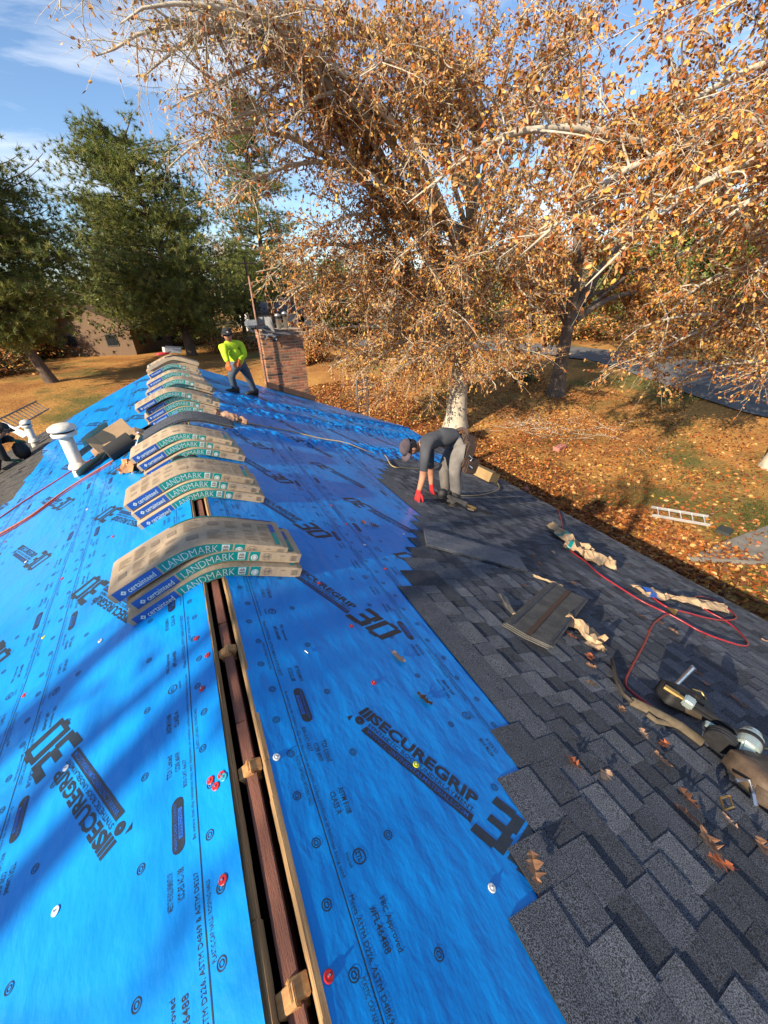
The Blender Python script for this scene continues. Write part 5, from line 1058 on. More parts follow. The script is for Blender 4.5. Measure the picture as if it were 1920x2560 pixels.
for i, (p, c, s_, lb) in enumerate(lv):
    r_ = random.Random(i+77); o = link('oak_leaf', LFM[i % 7][c]); o.matrix_world = r_frame(*p, yaw=r_.uniform(0, 6.28)) @ Matrix.Diagonal((s_*0.62, s_*0.62, s_*0.62, 1)); tag(o, lb, 'leaf', 'oak leaves on the roof')

# loose new shingles on the right slope
def quad_pile(name, corners, n, label, mats, thick=0.007, fan=0.012, lift=0.0, side=RS, stripes=None):
    P = [RS(*c) for c in corners]; c0 = sum(P, Vector())/4; r_ = random.Random(len(label)); root = thing(name, RP(c0.x/CS, c0.y, 0.03), label=label, cat='shingles')
    for j in range(n):
        d = Vector((r_.uniform(-fan, fan), r_.uniform(-fan, fan), 0)); f = MB(); N = 10; vs = []
        for t in (0, thick):
            for b_ in range(3):
                for a in range(N+1):
                    q0 = P[0].lerp(P[1], a/N); q1 = P[3].lerp(P[2], a/N); q = q0.lerp(q1, b_/2)+d; u = q.x/CS
                    vs.append(RP(u, q.y, 0.027+j*(thick+0.004)+t+lift*(b_/2)**2+0.006*math.sin(a/N*PI)*r_.random()))
        w = N+1; h = 3*w
        fs = [(h+b_*w+a, h+b_*w+a+1, h+(b_+1)*w+a+1, h+(b_+1)*w+a) for b_ in range(2) for a in range(N)]+[(b_*w+a+1, b_*w+a, (b_+1)*w+a, (b_+1)*w+a+1) for b_ in range(2) for a in range(N)]
        fs += [(a, a+1, h+a+1, h+a) for a in range(N)]+[(2*w+a+1, 2*w+a, h+2*w+a, h+2*w+a+1) for a in range(N)]+[(b_*w, h+b_*w, h+(b_+1)*w, (b_+1)*w) for b_ in range(2)]+[(b_*w+N, (b_+1)*w+N, h+(b_+1)*w+N, h+b_*w+N) for b_ in range(2)]
        f.add(vs, fs); f.build('shingle', mats[j % len(mats)], root, world=True, fixn=True)
    if stripes:
        for t0, t1, m in stripes:
            f = MB(); vs = []
            for a in range(11):
                for t in (t0, t1):
                    q0 = P[0].lerp(P[1], a/10); q1 = P[3].lerp(P[2], a/10); q = q0.lerp(q1, t); vs.append(RP(q.x/CS, q.y, 0.027+(n-1)*(thick+0.004)+thick+lift*t*t+0.009))
            f.add(vs, [(2*a, 2*a+1, 2*a+3, 2*a+2) for a in range(10)]); f.build('sealant_strip', m, root, world=True, fixn=True)
    return root
quad_pile('loose_shingle', [(1056, 1332), (1064, 1374), (1316, 1439), (1290, 1398)], 3, 'three loose shingles lying in a fanned pile below the bending worker', [M_SH[1], M_SH[0], M_SH[2]])
M_BACK = pm('shingle_back', (0.10, 0.095, 0.085), (0.055, 0.053, 0.048), rough=0.9, scale=10, bump=0.5, bscale=120, fine=(0.7, 1.3), fscale=200)
quad_pile('loose_shingle', [(1256, 1574), (1374, 1467), (1458, 1521), (1365, 1647)], 3, 'grey shingles lying face down with brown sealant strips', [M_BACK], lift=0.04, stripes=[(0.06, 0.13, M_SH[1]), (0.44, 0.54, pm('sealant_brown', (0.075, 0.042, 0.028), rough=0.5, scale=15)), (0.90, 0.95, M_SH[1])])

# torn kraft wrappers
M_PAPER = pm('torn_kraft', (0.46, 0.32, 0.185), (0.37, 0.25, 0.14), rough=0.85, scale=10, bump=0.3, bscale=30)
def crumple(name, M, w, l, h, seed, label, mats=(M_PAPER,), twist=0.0, nu=7, nv=11, cat='wrapper', stripe=None, ragged=0.12):
    f = MB(); vs = []
    for j in range(nv+1):
        for i in range(nu+1):
            a, b_ = i/nu, j/nv; e = 1+ragged*nz(b_*8, seed)*(1 if i in (0, nu) else 0.3); x = (a-0.5)*w*e*(0.75+0.35*math.sin(b_*9+seed)); y = (b_-0.5)*l+0.05*l*nz(a*6, seed, b_*3)*(1 if j in (0, nv) else 0.4)
            r_ = 1-abs(nz(a*2.2+seed, b_*2.6*l/0.4, seed))*2; z = h*(0.15+0.75*max(0, r_)+0.35*nz(a*5, b_*5*l/0.4, seed+3))*(0.3+0.6*math.sin(a*PI))
            x += h*0.5*nz(b_*7, a*3, seed); t = twist*(b_-0.5); vs.append((x*math.cos(t)-z*math.sin(t)*0.3, y, max(0.002, z+abs(x*math.sin(t))*0.4)))
    f.add(vs, [(j*(nu+1)+i, j*(nu+1)+i+1, (j+1)*(nu+1)+i+1, (j+1)*(nu+1)+i) for j in range(nv) for i in range(nu)])
    if stripe: f.m = [1 if stripe[0] < (k//nu)/nv < stripe[1] else 0 for k in range(len(f.f))]
    return mesh_thing(name, f, list(mats), M, label, cat, 'torn kraft wrappers on the roof')
PT = (M_PAPER, M_TEAL)
crumple('paper_wrapper', r_frame(1413, 1358, 0.03, -0.15), 0.30, 0.75, 0.16, 3, 'twisted kraft wrapper with a teal end near the eave', PT, 1.2, stripe=(0.5, 0.58))
crumple('paper_wrapper', r_frame(1452, 1396, 0.03, 0.5), 0.34, 0.50, 0.17, 5, 'crumpled kraft wrapper with teal print lying on the red hose', PT, 0.8, stripe=(0.74, 0.9))
crumple('paper_wrapper', r_frame(1488, 1412, 0.03, 1.0), 0.28, 0.40, 0.16, 8, 'ball of kraft paper just below the teal-printed wrapper', PT)
crumple('paper_wrapper', r_frame(1700, 1508, 0.03, 1.32), 0.24, 1.55, 0.09, 12, 'long torn kraft strip beside the hose loop', (M_PAPER, M_NAVY), 0.3, nv=26, stripe=(0.82, 0.9), ragged=0.4)
crumple('paper_wrapper', r_frame(1452, 1590, 0.03, 0.4), 0.24, 0.30, 0.11, 17, 'crumpled kraft paper at the corner of the upside-down shingles', PT)
crumple('paper_wrapper', r_frame(1480, 1622, 0.03, -0.5), 0.16, 0.16, 0.06, 23, 'small ragged scrap below the crumpled kraft paper', PT)
crumple('paper_wrapper', r_frame(1265, 1525, 0.03, -0.35), 0.07, 0.30, 0.025, 29, 'narrow striped scrap left of the upside-down shingles', (M_BACK, M_PAPER), stripe=(0.0, 0.14))
crumple('paper_wrapper', r_frame(1365, 1461, 0.03, 0.9), 0.05, 0.30, 0.03, 31, 'thin torn ribbon above the upside-down shingles', (M_PAPER,), ragged=0.8)
crumple('paper_wrapper', r_frame(1170, 1278, 0.03, 1.35), 0.10, 0.75, 0.04, 35, 'dark rolled strip with kraft ends under the worker boot', (M_BLACK, M_PAPER), nv=16, stripe=(0.4, 0.55))
Mz = Matrix.Translation(bpos(-0.46, 5.30, 0.03)) @ Matrix.Rotation(0.3, 4, 'Z')
crumple('paper_wrapper', Mz @ Matrix.Rotation(-0.4, 4, 'Y'), 0.32, 0.34, 0.22, 41, 'torn kraft and blue-white wrapper at the left end of the fourth stack', (M_PAPER, pm('printed_paper', (0.5, 0.5, 0.6), (0.25, 0.27, 0.5), rough=0.8, scale=18)), stripe=(0.4, 0.7))
crumple('paper_wrapper', Matrix.Translation(LP(0.62, 4.62, 0.02)) @ FL.to_4x4() @ Matrix.Rotation(0.6, 4, 'Z'), 0.20, 0.34, 0.16, 43, 'crumpled orange-brown kraft by the third stack left end', (pm('orange_kraft', (0.5, 0.26, 0.11), (0.4, 0.2, 0.09), rough=0.8),))
crumple('paper_wrapper', Matrix.Translation(RP(0.62, 5.95, 0.02)) @ FR.to_4x4() @ Matrix.Rotation(1.2, 4, 'Z'), 0.26, 0.46, 0.16, 47, 'folded brown wrapper at the right end of the fourth stack', (pm('brown_kraft', (0.2, 0.11, 0.07), (0.34, 0.21, 0.13), rough=0.8),))

# cardboard beside the tall vent pipe
M_CARD = pm('cardboard', (0.45, 0.30, 0.165), (0.38, 0.25, 0.13), rough=0.85, scale=6, bump=0.15, bscale=40)
zq = lambda x, y: (x*0.2411, 960+y*0.2411)
f = thing('cardboard_box', label='open brown cardboard box tipped on its side behind the tall vent pipe', cat='box'); f.matrix_world = l_frame(*zq(1290, 640), o=0.13, yaw=0.35) @ Matrix.Rotation(R(28), 4, 'X')
g = MB(); W_, D_, H_ = 0.38, 0.30, 0.22
for c, d in (((0, 0, -H_/2), (W_, D_, 0.006)), ((0, -D_/2, 0), (W_, 0.006, H_)), ((0, D_/2, 0), (W_, 0.006, H_)), ((-W_/2, 0, 0), (0.006, D_-0.01, H_)), ((0, 0, H_/2), (W_, D_, 0.006))): g.box(c, d)
g.build('box_body', M_CARD, f)
for i, (c, d, M) in enumerate((((W_/2+0.06, 0, -H_/2-0.02), (0.13, D_, 0.005), Matrix.Rotation(R(18), 3, 'Y')), ((W_/2+0.05, D_/2+0.02, 0), (0.12, 0.005, H_), Matrix.Rotation(R(25), 3, 'Z')))):
    g = MB(); g.box(c, d, 0, M); g.build('flap', M_CARD, f)
def card(px_, py_, w, l, yaw, tilt, o, label, mat=M_CARD, dark=False):
    g = MB(); g.grid(lambda a, b_: Vector(((a-0.5)*w, (b_-0.5)*l, 0.02*math.sin(a*PI)+0.012*nz(a*3, b_*3, px_))), 8, 8); n = len(g.v); g.v += [(v[0], v[1], v[2]-0.005) for v in g.v]; g.f += [tuple(n+i for i in q[::-1]) for q in g.f]; g.m = [0]*len(g.f)
    return mesh_thing('cardboard_sheet', g, mat, l_frame(px_, py_, o, yaw) @ Matrix.Rotation(tilt, 4, 'X'), label, 'cardboard', 'cardboard pieces beside the vent pipe')
card(*zq(1070, 600), 0.42, 0.22, 0.5, R(35), 0.14, 'flat tan cardboard flap leaning above the vent pipe base')
card(*zq(1030, 850), 0.48, 0.20, 0.42, R(30), 0.06, 'printed cardboard panel lowest in the heap by the vent pipe', M_CARD)
card(*zq(1000, 740), 0.36, 0.10, 0.75, R(50), 0.12, 'narrow torn cardboard strip in the heap by the vent pipe', MATS['brown_kraft'])
card(*zq(1140, 720), 0.30, 0.18, 0.2, R(-25), 0.10, 'shaded cardboard scrap under the tipped box', MATS['brown_kraft'])
card(*zq(1400, 560), 0.5, 0.30, 0.35, R(12), 0.03, 'thin dark sheet sticking out behind the tipped box', M_SH[1])
rl = thing('felt_roll', label='black roll of roofing membrane beside the tipped box', cat='roll'); rl.matrix_world = l_frame(*zq(1310, 720), o=0.10, yaw=0.3)
g = MB(); g.lathe([(0.045, -0.16), (0.095, -0.16), (0.1, -0.15), (0.1, 0.15), (0.095, 0.16), (0.045, 0.16)], 24, 0, Matrix.Rotation(R(90), 4, 'Y')); g.build('roll', M_RUB, rl, smooth=False)
g = MB(); g.lathe([(0.045, -0.162), (0.04, -0.162), (0.04, 0.162), (0.045, 0.162)], 16, 0, Matrix.Rotation(R(90), 4, 'Y'), caps=False); g.build('core', M_CARD, rl)
g = MB(); g.grid(lambda a, b_: Vector(((a-0.5)*0.32, 0.08+b_*0.4, -0.085+0.01*nz(a*4, b_*5))), 6, 8); g.build('loose_end', M_RUB, rl)

# ropes and hoses
def hose(name, pts, r, mat, label, cat, side='R', o=None, group=None, lift=0.0):
    w = []
    for p in pts:
        P = RS(*p) if side == 'R' else LS(*p); u = abs(P.x)/CS
        w.append((RP if side == 'R' else LP)(u, P.y, (surf_r(u, P.y) if side == 'R' else 0.018)+r))
    sm = []
    for i in range(len(w)-1):
        p0, p1, p2, p3 = w[max(i-1, 0)], w[i], w[i+1], w[min(i+2, len(w)-1)]
        for k in range(6):
            t = k/6; sm.append(0.5*((2*p1)+(p2-p0)*t+(2*p0-5*p1+4*p2-p3)*t*t+(3*p1-p0-3*p2+p3)*t**3))
    sm.append(w[-1]); f = MB(); base = sm[0].copy(); f.tube([p-base for p in sm], r, 7); o_ = f.build(name, mat, smooth=True); o_.location = base; return tag(o_, label, cat, group)
M_RROPE = pm('red_rope', (0.36, 0.03, 0.035), (0.22, 0.02, 0.025), rough=0.8, scale=60); M_OROPE = pm('orange_rope', (0.5, 0.14, 0.05), (0.35, 0.08, 0.03), rough=0.8, scale=60)
M_HOSE = pm('red_hose', (0.33, 0.02, 0.03), (0.24, 0.014, 0.02), rough=0.35, scale=20); M_YHOSE = pm('tan_hose', (0.42, 0.33, 0.17), (0.33, 0.24, 0.12), rough=0.5, scale=20)
hose('rope', [zq(-120, 1480), zq(0, 1415), zq(300, 1210), zq(600, 1020), zq(800, 890), zq(960, 800)], 0.008, M_RROPE, 'upper red rope stretched up to the tall vent pipe', 'rope', 'L')
hose('rope', [zq(-120, 1650), zq(0, 1585), zq(350, 1380), zq(700, 1120), zq(1000, 930), zq(1200, 810)], 0.010, M_OROPE, 'lower orange rope running past the vent pipe to the cardboard', 'rope', 'L')
hose('rope', [zq(-120, 1668), zq(30, 1590), zq(350, 1396), zq(700, 1140), zq(1000, 945), zq(1180, 840)], 0.006, M_RROPE, 'thin red cord lying along the orange rope', 'rope', 'L')
zb1 = lambda x, y: (560+x*0.2411, 900+y*0.2411); zg4 = lambda x, y: (960+x*0.1808, 1020+y*0.1808); z8 = lambda x, y: (1400+x*0.3134, 1100+y*0.3134)
hose('air_hose', [zb1(60, 650), zb1(250, 670), zb1(500, 715), zb1(750, 765), zb1(1000, 830), zb1(1250, 900), zb1(1500, 965), zb1(1659, 1000), zg4(100, 830), zg4(300, 860), zg4(560, 870), zg4(700, 850), zg4(900, 780), zg4(1290, 850), zg4(1500, 990), zg4(1580, 1130), zg4(1400, 1215), zg4(1100, 1245), zg4(920, 1210)], 0.008, M_YHOSE, 'tan air hose crossing the blue sheets to the bending worker', 'hose')
hose('air_hose', [z8(-25, 560), z8(0, 640), z8(12, 720), z8(60, 880), z8(190, 990), z8(300, 1090), z8(480, 1210), z8(640, 1310), z8(830, 1405), z8(815, 1425), z8(740, 1480), z8(690, 1560), z4(1045, 30), z4(1000, 130), z4(940, 240), z4(905, 320), z4(925, 365), z4(1020, 440), z4(1100, 495), z4(1190, 545)], 0.0085, M_HOSE, 'red air hose running down from the eave to the coil nailer', 'hose')
hose('air_hose', [z8(690, 1250), z8(780, 1320), z8(860, 1365), z8(1000, 1400), z8(1150, 1440), z8(1290, 1460), z8(1390, 1440), z8(1330, 1370), z8(1200, 1290), z8(1070, 1268), z8(1090, 1330), z8(1180, 1395), z8(1300, 1460), z8(1400, 1540), z8(1480, 1640), z8(1440, 1665), z8(1280, 1620), z8(1100, 1550), z8(960, 1470), z8(850, 1410)], 0.0085, M_HOSE, 'looped slack of red air hose on the lower right shingles', 'hose')
kn = thing('hose_coupling', label='brass hose couplings knotted where the red hoses meet', cat='coupling'); kn.matrix_world = r_frame(*z8(870, 1395), 0.03, 0.4)
for i in range(3):
    g = MB(); g.tube([(-0.05+0.03*i, -0.03, 0.02+0.012*i), (0.03+0.02*i, 0.03-0.02*i, 0.025)], [0.016, 0.011], 8); g.build('fitting', pm('brass', (0.5, 0.33, 0.12), rough=0.35, metal=0.9), kn)
for k, (pts, nm) in enumerate((([z4(1560, 720), z4(1565, 680), z4(1600, 665), z4(1640, 670), z4(1690, 690)], 'yellow packing strap curling at the lower right corner'),)):
    hose('strap', pts, 0.004, pm('yellow_strap', (0.45, 0.40, 0.12), rough=0.5), nm, 'strap')
hose('nail_strip', [zc6(330, 275), zc6(350, 290)], 0.003, M_STEEL, 'tiny bright wire scrap on the near right blue sheet', 'scrap')

# ------------------------------------------------------------------ tools
def coil_nailer(M, label, head_mat, s=1.0):
    t_ = thing('coil_nailer', label=label, cat='nail gun', group='pneumatic coil nailers'); t_.matrix_world = M @ Matrix.Diagonal((s, s, s, 1))
    g = MB(); g.lathe([(0.030, 0.0), (0.052, 0.004), (0.056, 0.03), (0.058, 0.09), (0.05, 0.10), (0.044, 0.125), (0.022, 0.135)], 20, 0, Matrix.Translation((0, 0, 0.06)) @ Matrix.Rotation(R(0), 4, 'Y')); hd_ = g.build('head', head_mat, t_, smooth=False, bevel=0)
    g = MB(); g.lathe([(0.060, 0.052), (0.062, 0.06), (0.060, 0.075)], 20, 0, Matrix.Translation((0, 0, 0.06))); g.build('head_gasket', M_BLACK, t_)
    g = MB(); g.box((0, 0, 0.035), (0.062, 0.062, 0.075)); g.build('housing', head_mat, t_, bevel=0.01)
    g = MB(); g.box((-0.155, 0, 0.115), (0.24, 0.042, 0.048)); g.build('handle', M_BLACK, t_, bevel=0.014)
    g = MB(); g.box((-0.29, 0, 0.115), (0.055, 0.056, 0.062)); g.build('end_cap', head_mat, t_, bevel=0.008)
    g = MB(); g.tube([(-0.315, 0, 0.115), (-0.345, 0, 0.115)], 0.012, 8); g.tube([(-0.345, 0, 0.115), (-0.42, 0, 0.112)], 0.017, 8); g.build('air_fitting', MATS['brass'], t_)
    g = MB(); g.lathe([(0.0, -0.035), (0.066, -0.035), (0.07, -0.028), (0.07, -0.020), (0.066, -0.016), (0.07, -0.010), (0.07, -0.002), (0.066, 0.002), (0.07, 0.008), (0.07, 0.018), (0.066, 0.024), (0.0, 0.028)], 26, 0, Matrix.Translation((-0.105, 0.0, 0.012)), caps=False); g.build('coil_magazine', M_BLACK, t_, smooth=False)
    g = MB(); g.box((-0.115, 0.0, 0.062), (0.15, 0.022, 0.035), 0, Matrix.Rotation(R(-12), 3, 'Y')); g.build('magazine_bracket', head_mat, t_, bevel=0.004)
    g = MB(); g.box((0, 0, -0.035), (0.036, 0.036, 0.075)); g.build('nose', M_STEEL, t_, bevel=0.004)
    g = MB(); g.box((-0.035, 0, -0.04), (0.05, 0.055, 0.035)); g.build('feed_door', M_BLACK, t_, bevel=0.005)
    g = MB(); g.tube([(-0.05, 0, 0.075), (-0.062, 0, 0.06), (-0.05, 0, 0.045)], 0.006, 6); g.build('trigger', M_BLACK, t_)
    return t_
M_MINT = pm('pale_green_metal', (0.42, 0.50, 0.47), (0.33, 0.40, 0.38), rough=0.35, metal=0.55, scale=14, rvar=0.1)
a_, b_ = RS(*z4(1215, 560)), RS(*z4(1470, 740)); ang = math.atan2((b_-a_).y, (b_-a_).x/CS)
Mn = r_frame(*z4(1470, 760), 0.03, ang) @ Matrix.Translation((0, 0, 0.078)) @ Matrix.Rotation(R(-68), 4, 'X')
coil_nailer(Mn, 'pale green and black coil nailer lying on the near right shingles', M_MINT, 1.0)
a_, b_ = RS(*zg4(600, 1210)), RS(*zg4(860, 1330)); ang = math.atan2((b_-a_).y, (b_-a_).x/CS)
coil_nailer(r_frame(*zg4(800, 1300), 0.03, ang) @ Matrix.Translation((0, 0, 0.075)) @ Matrix.Rotation(R(75), 4, 'X') @ Matrix.Rotation(R(180), 4, 'Z'), 'black coil nailer lying between the bending worker hands and boots', M_BLACK, 1.15)
coil_nailer(Matrix.Translation((0.02, 3.70, 0.09)) @ Matrix.Rotation(R(80), 4, 'X') @ Matrix.Rotation(R(10), 4, 'Z'), 'black nailer lying on the ridge between the second and third stacks', M_BLACK, 1.0)
# tool belt beside the coil nailer
M_STRAP = pm('tan_webbing', (0.13, 0.10, 0.06), (0.085, 0.065, 0.04), rough=0.9, scale=30, bump=0.2, bscale=150); M_LTH2 = pm('worn_leather', (0.10, 0.065, 0.04), (0.05, 0.034, 0.022), rough=0.7, scale=8, bump=0.5, bscale=30); M_DLTH = pm('dark_leather', (0.035, 0.027, 0.02), (0.05, 0.038, 0.026), rough=0.65, scale=8, bump=0.4, bscale=30)
tbx = z4(960, 440); tb = thing('tool_belt', label='leather tool belt with pouches spread on the shingles beside the coil nailer', cat='tool belt'); tb.matrix_world = r_frame(*tbx, 0.03, 0)
Mi_ = tb.matrix_world.inverted()
def lp(x, y, o): P = RS(*z4(x, y)); return Mi_ @ RP(P.x/CS, P.y, 0.03+o)
def ribbon(pts, w, name, mat, th=0.006):
    g = MB(); g.tube(pts, w/2, 8, flat=th/w*2); return g.build(name, mat, tb, smooth=True)
ribbon([lp(838, 215, 0.01), lp(845, 270, 0.015), lp(860, 340, 0.02), lp(890, 400, 0.02), lp(935, 440, 0.02)], 0.042, 'belt_tail', M_DLTH, 0.012)
ribbon([lp(925, 430, 0.02), lp(1000, 475, 0.03), lp(1080, 515, 0.03), lp(1180, 560, 0.02), lp(1300, 640, 0.01)], 0.055, 'belt', M_STRAP, 0.012)
ribbon([lp(1010, 500, 0.02), lp(1060, 530, 0.012), lp(1130, 545, 0.012), lp(1200, 560, 0.012)], 0.03, 'strap', M_STRAP, 0.008)
def bag(c, d, yaw, mat, name, tilt=0.0):
    g = MB(); g.box((0, 0, 0), d); me_ = g.mesh('t', mat); bm = bmesh.new(); bm.from_mesh(me_); bmesh.ops.subdivide_edges(bm, edges=list(bm.edges), cuts=3, use_grid_fill=True)
    for v in bm.verts:
        q = v.co; k_ = 1-0.18*(abs(q.x)/d[0]*2)**4-0.1*(abs(q.y)/d[1]*2)**4; v.co.z *= k_; v.co += Vector((nz(q.x*14, q.y*14, 1), nz(q.x*14, q.y*14, 5), nz(q.x*18, q.y*18, 9)))*0.014
    bm.to_mesh(me_); bm.free(); me_.polygons.foreach_set('use_smooth', [True]*len(me_.polygons)); o = link(name, me_, tb); o.location = c; o.rotation_euler = (tilt, 0, yaw); return o
bag(lp(1150, 440, 0.07), (0.21, 0.12, 0.11), -0.6, M_BLACK, 'nail_pouch'); bag(lp(1230, 470, 0.06), (0.16, 0.13, 0.09), -0.7, M_DLTH, 'nail_pouch', 0.2)
bag(lp(1580, 870, 0.07), (0.26, 0.20, 0.12), -0.4, M_LTH2, 'leather_pouch'); bag(lp(1640, 940, 0.06), (0.22, 0.16, 0.1), 0.3, M_LTH2, 'leather_pouch', -0.2); bag(lp(1560, 760, 0.03), (0.2, 0.16, 0.06), -0.3, M_DLTH, 'leather_pouch')
g = MB(); g.tube([lp(1120, 400, 0.10), lp(1190, 335, 0.15)], [0.013, 0.016], 8); g.tube([lp(1185, 325, 0.155), lp(1205, 345, 0.15)], 0.014, 6); g.build('hammer_handle', M_STEEL, tb)
g = MB(); g.tube([lp(1190, 440, 0.135), lp(1240, 450, 0.13), lp(1280, 480, 0.10)], 0.006, 6); g.build('buckle', MATS['brass'], tb)
g = MB(); g.tube([lp(1380, 940, 0.02), lp(1420, 935, 0.03), lp(1445, 985, 0.02), lp(1400, 1000, 0.015), lp(1380, 940, 0.02)], 0.006, 6); g.build('buckle', MATS['brass'], tb)
g = MB(); g.tube([lp(1440, 870, 0.05), lp(1500, 880, 0.07), lp(1560, 975, 0.03)], 0.009, 6); g.tube([lp(1530, 940, 0.05), lp(1560, 980, 0.02)], 0.012, 6); g.build('hook', M_STEEL, tb)
# cardboard wedge box by the eave behind the bending worker
f = thing('cardboard_box', label='tan cardboard box by the eave just behind the bending worker', cat='box'); f.matrix_world = r_frame(*zg4(1330, 975), 0.03, 0.25)
g = MB(); g.box((0, 0, 0.11), (0.34, 0.62, 0.20)); g.build('box_body', pm('yellow_card', (0.30, 0.2, 0.09), (0.24, 0.155, 0.065), rough=0.85), f, bevel=0.004)
g = MB(); g.add([(-0.17, -0.31, 0.215), (0.17, -0.31, 0.215), (0.14, -0.40, 0.27), (-0.14, -0.40, 0.27)], [(0, 1, 2, 3)]); g.build('flap', MATS['yellow_card'], f)

# ------------------------------------------------------------------ ladders
def ladder(a, b_, width_dir, width, n, mat, label, group='aluminium ladders', rail=(0.03, 0.075)):
    a, b_ = Vector(a), Vector(b_); d = b_-a; L = d.length; x = d.normalized(); w = Vector(width_dir); w = (w-x*w.dot(x)).normalized(); nrm = x.cross(w)
    M = Matrix(((x.x, w.x, nrm.x, a.x), (x.y, w.y, nrm.y, a.y), (x.z, w.z, nrm.z, a.z), (0, 0, 0, 1))); t_ = thing('ladder', label=label, cat='ladder', group=group); t_.matrix_world = M
    for s in (-1, 1):
        g = MB(); g.box((L/2, s*width/2, 0), (L, rail[0], rail[1])); g.build('rail', mat, t_, bevel=0.004)
    for k in range(n):
        g = MB(); xx = L*(k+0.6)/n; g.tube([(xx, -width/2, 0), (xx, width/2, 0)], 0.017, 8); g.build('rung', mat, t_)
    return t_
lt = YP(905, 946, 11.75); lb = Vector((lt.x+0.25, lt.y+0.9, float(ground_z(lt.x, lt.y)))); ladder(lb, lt, (1, 0.2, 0), 0.40, 17, pm('dull_aluminium', (0.28, 0.29, 0.3), rough=0.5, metal=0.7), 'dark aluminium ladder standing against the far gable, right of the chimney')
ga, gb = GT(1625, 1288), GT(1768, 1313); ga.z += 0.16; gb.z += 0.16; ladder(ga, gb, Vector((-(gb-ga).y, (gb-ga).x, 0.35)), 0.42, 5, pm('pale_aluminium', (0.66, 0.66, 0.63), (0.52, 0.52, 0.5), rough=0.45, metal=0.5, scale=9), 'short pale ladder lying on the leaves by the driveway', rail=(0.035, 0.09))
l0 = LS(*zq(80, 500)); la = YP(*zq(60, 420), l0.y+0.6); lb_ = YP(*zq(440, 220), l0.y+3.4); ladder(la, lb_, (0.5, -0.3, -0.6), 0.42, 11, MATS['dull_aluminium'], 'ladder propped at the far left eave beyond the smaller vent pipe')
for i, (p, q, lb2) in enumerate(((zq(20, 420), zq(300, 560), 'white trim board lying beyond the crouching worker, upper'), (zq(100, 520), zq(330, 430), 'white trim board lying beyond the crouching worker, lower'))):
    A, B = LS(*p), LS(*q); g = MB(); d = B-A; g.box((0, 0, 0), (d.length, 0.16, 0.02)); o = g.build('trim_board', M_WHITE, bevel=0.003)
    x = d.normalized(); z = Vector((-SN, 0, CS)); z = (z-x*z.dot(x)).normalized(); y = z.cross(x); o.matrix_world = Matrix(((x.x, y.x, z.x, 0), (x.y, y.y, z.y, 0), (x.z, y.z, z.z, 0), (0, 0, 0, 1))); o.location = (A+B)/2+z*(0.06+0.03*i); tag(o, lb2, 'board')
# ------------------------------------------------------------------ yard litter and undergrowth
rs = np.random.RandomState(77); zt_slab = dpts[0].z
def gz(x, y): return ground_z(x, y)+0.05*vnz(x*0.5, y*0.5, 2)
n = 70000; X = np.concatenate([rs.uniform(6.2, 13, n//2), rs.uniform(6.2, 24, n//2)]); Y = rs.uniform(-1, 28, n)
k = (vnz(X*0.35, Y*0.35, 5)+0.9-0.055*np.maximum(0, X-9)) > rs.uniform(-0.4, 1.0, n); k &= ~((X < 6.4) & (Y < 11.3)); X, Y = X[k], Y[k]
pos = np.stack([X, Y, gz(X, Y)+rs.uniform(0.01, 0.05, len(X))], -1); axd = rs.normal(size=(len(X), 3)); axd[:, 2] *= 0.28
ins = np.zeros(len(X), bool)
for i_ in range(len(dpts)):
    p1, p2 = dpts[i_], dpts[i_-1]; cr_ = ((p1.y > Y) != (p2.y > Y)) & (X < (p2.x-p1.x)*(Y-p1.y)/(p2.y-p1.y+1e-9)+p1.x); ins ^= cr_
pos[ins, 2] = zt_slab+0.035
LV, LQ = leaves_np(pos, axd, rs, 0.09, 0.16, 0.6, 0.3); mi = rs.choice(5, len(X), p=[0.2, 0.13, 0.29, 0.02, 0.36])  # browner leaf mix also stands in for the wider shadow strip along the eave
tag(link('fallen_leaves', raw_mesh('fallen_leaves', LV, LQ, M_LEAF, np.concatenate([mi, mi]))), label='brown fallen leaves carpeting the yard beside the house', kind='stuff')
# grass tufts in the greener patches
gs_ = GT(1680, 1015); n = 26000; X = np.concatenate([rs.normal(gs_.x, 3.0, 16000), rs.uniform(11, 20, n//2), rs.normal(14.6, 1.3, n//4), rs.normal(11.6, 0.8, n//4)]); Y = np.concatenate([rs.normal(gs_.y, 2.2, 16000), rs.uniform(6, 20, n//2), rs.normal(5.2, 0.8, n//4), rs.normal(6.2, 1.0, n//4)]); k = vnz(X*0.3, Y*0.3, 11) > -0.05; X, Y = X[k], Y[k]; m = len(X)
p = np.stack([X, Y, gz(X, Y)], -1); d = rs.normal(size=(m, 3))*0.45+np.array([0, 0, 1]); L = rs.uniform(0.06, 0.17, (m, 1)); s = np.cross(d, rs.normal(size=(m, 3))); s /= np.linalg.norm(s, axis=1, keepdims=True)
tag(link('grass', raw_mesh('grass', np.stack([p-s*0.006, p+s*0.006, p+d*L], 1).reshape(-1, 3), np.arange(3*m).reshape(-1, 3), M_GLEAF, rs.choice(2, m))), label='short green grass in patches among the fallen leaves', kind='stuff')
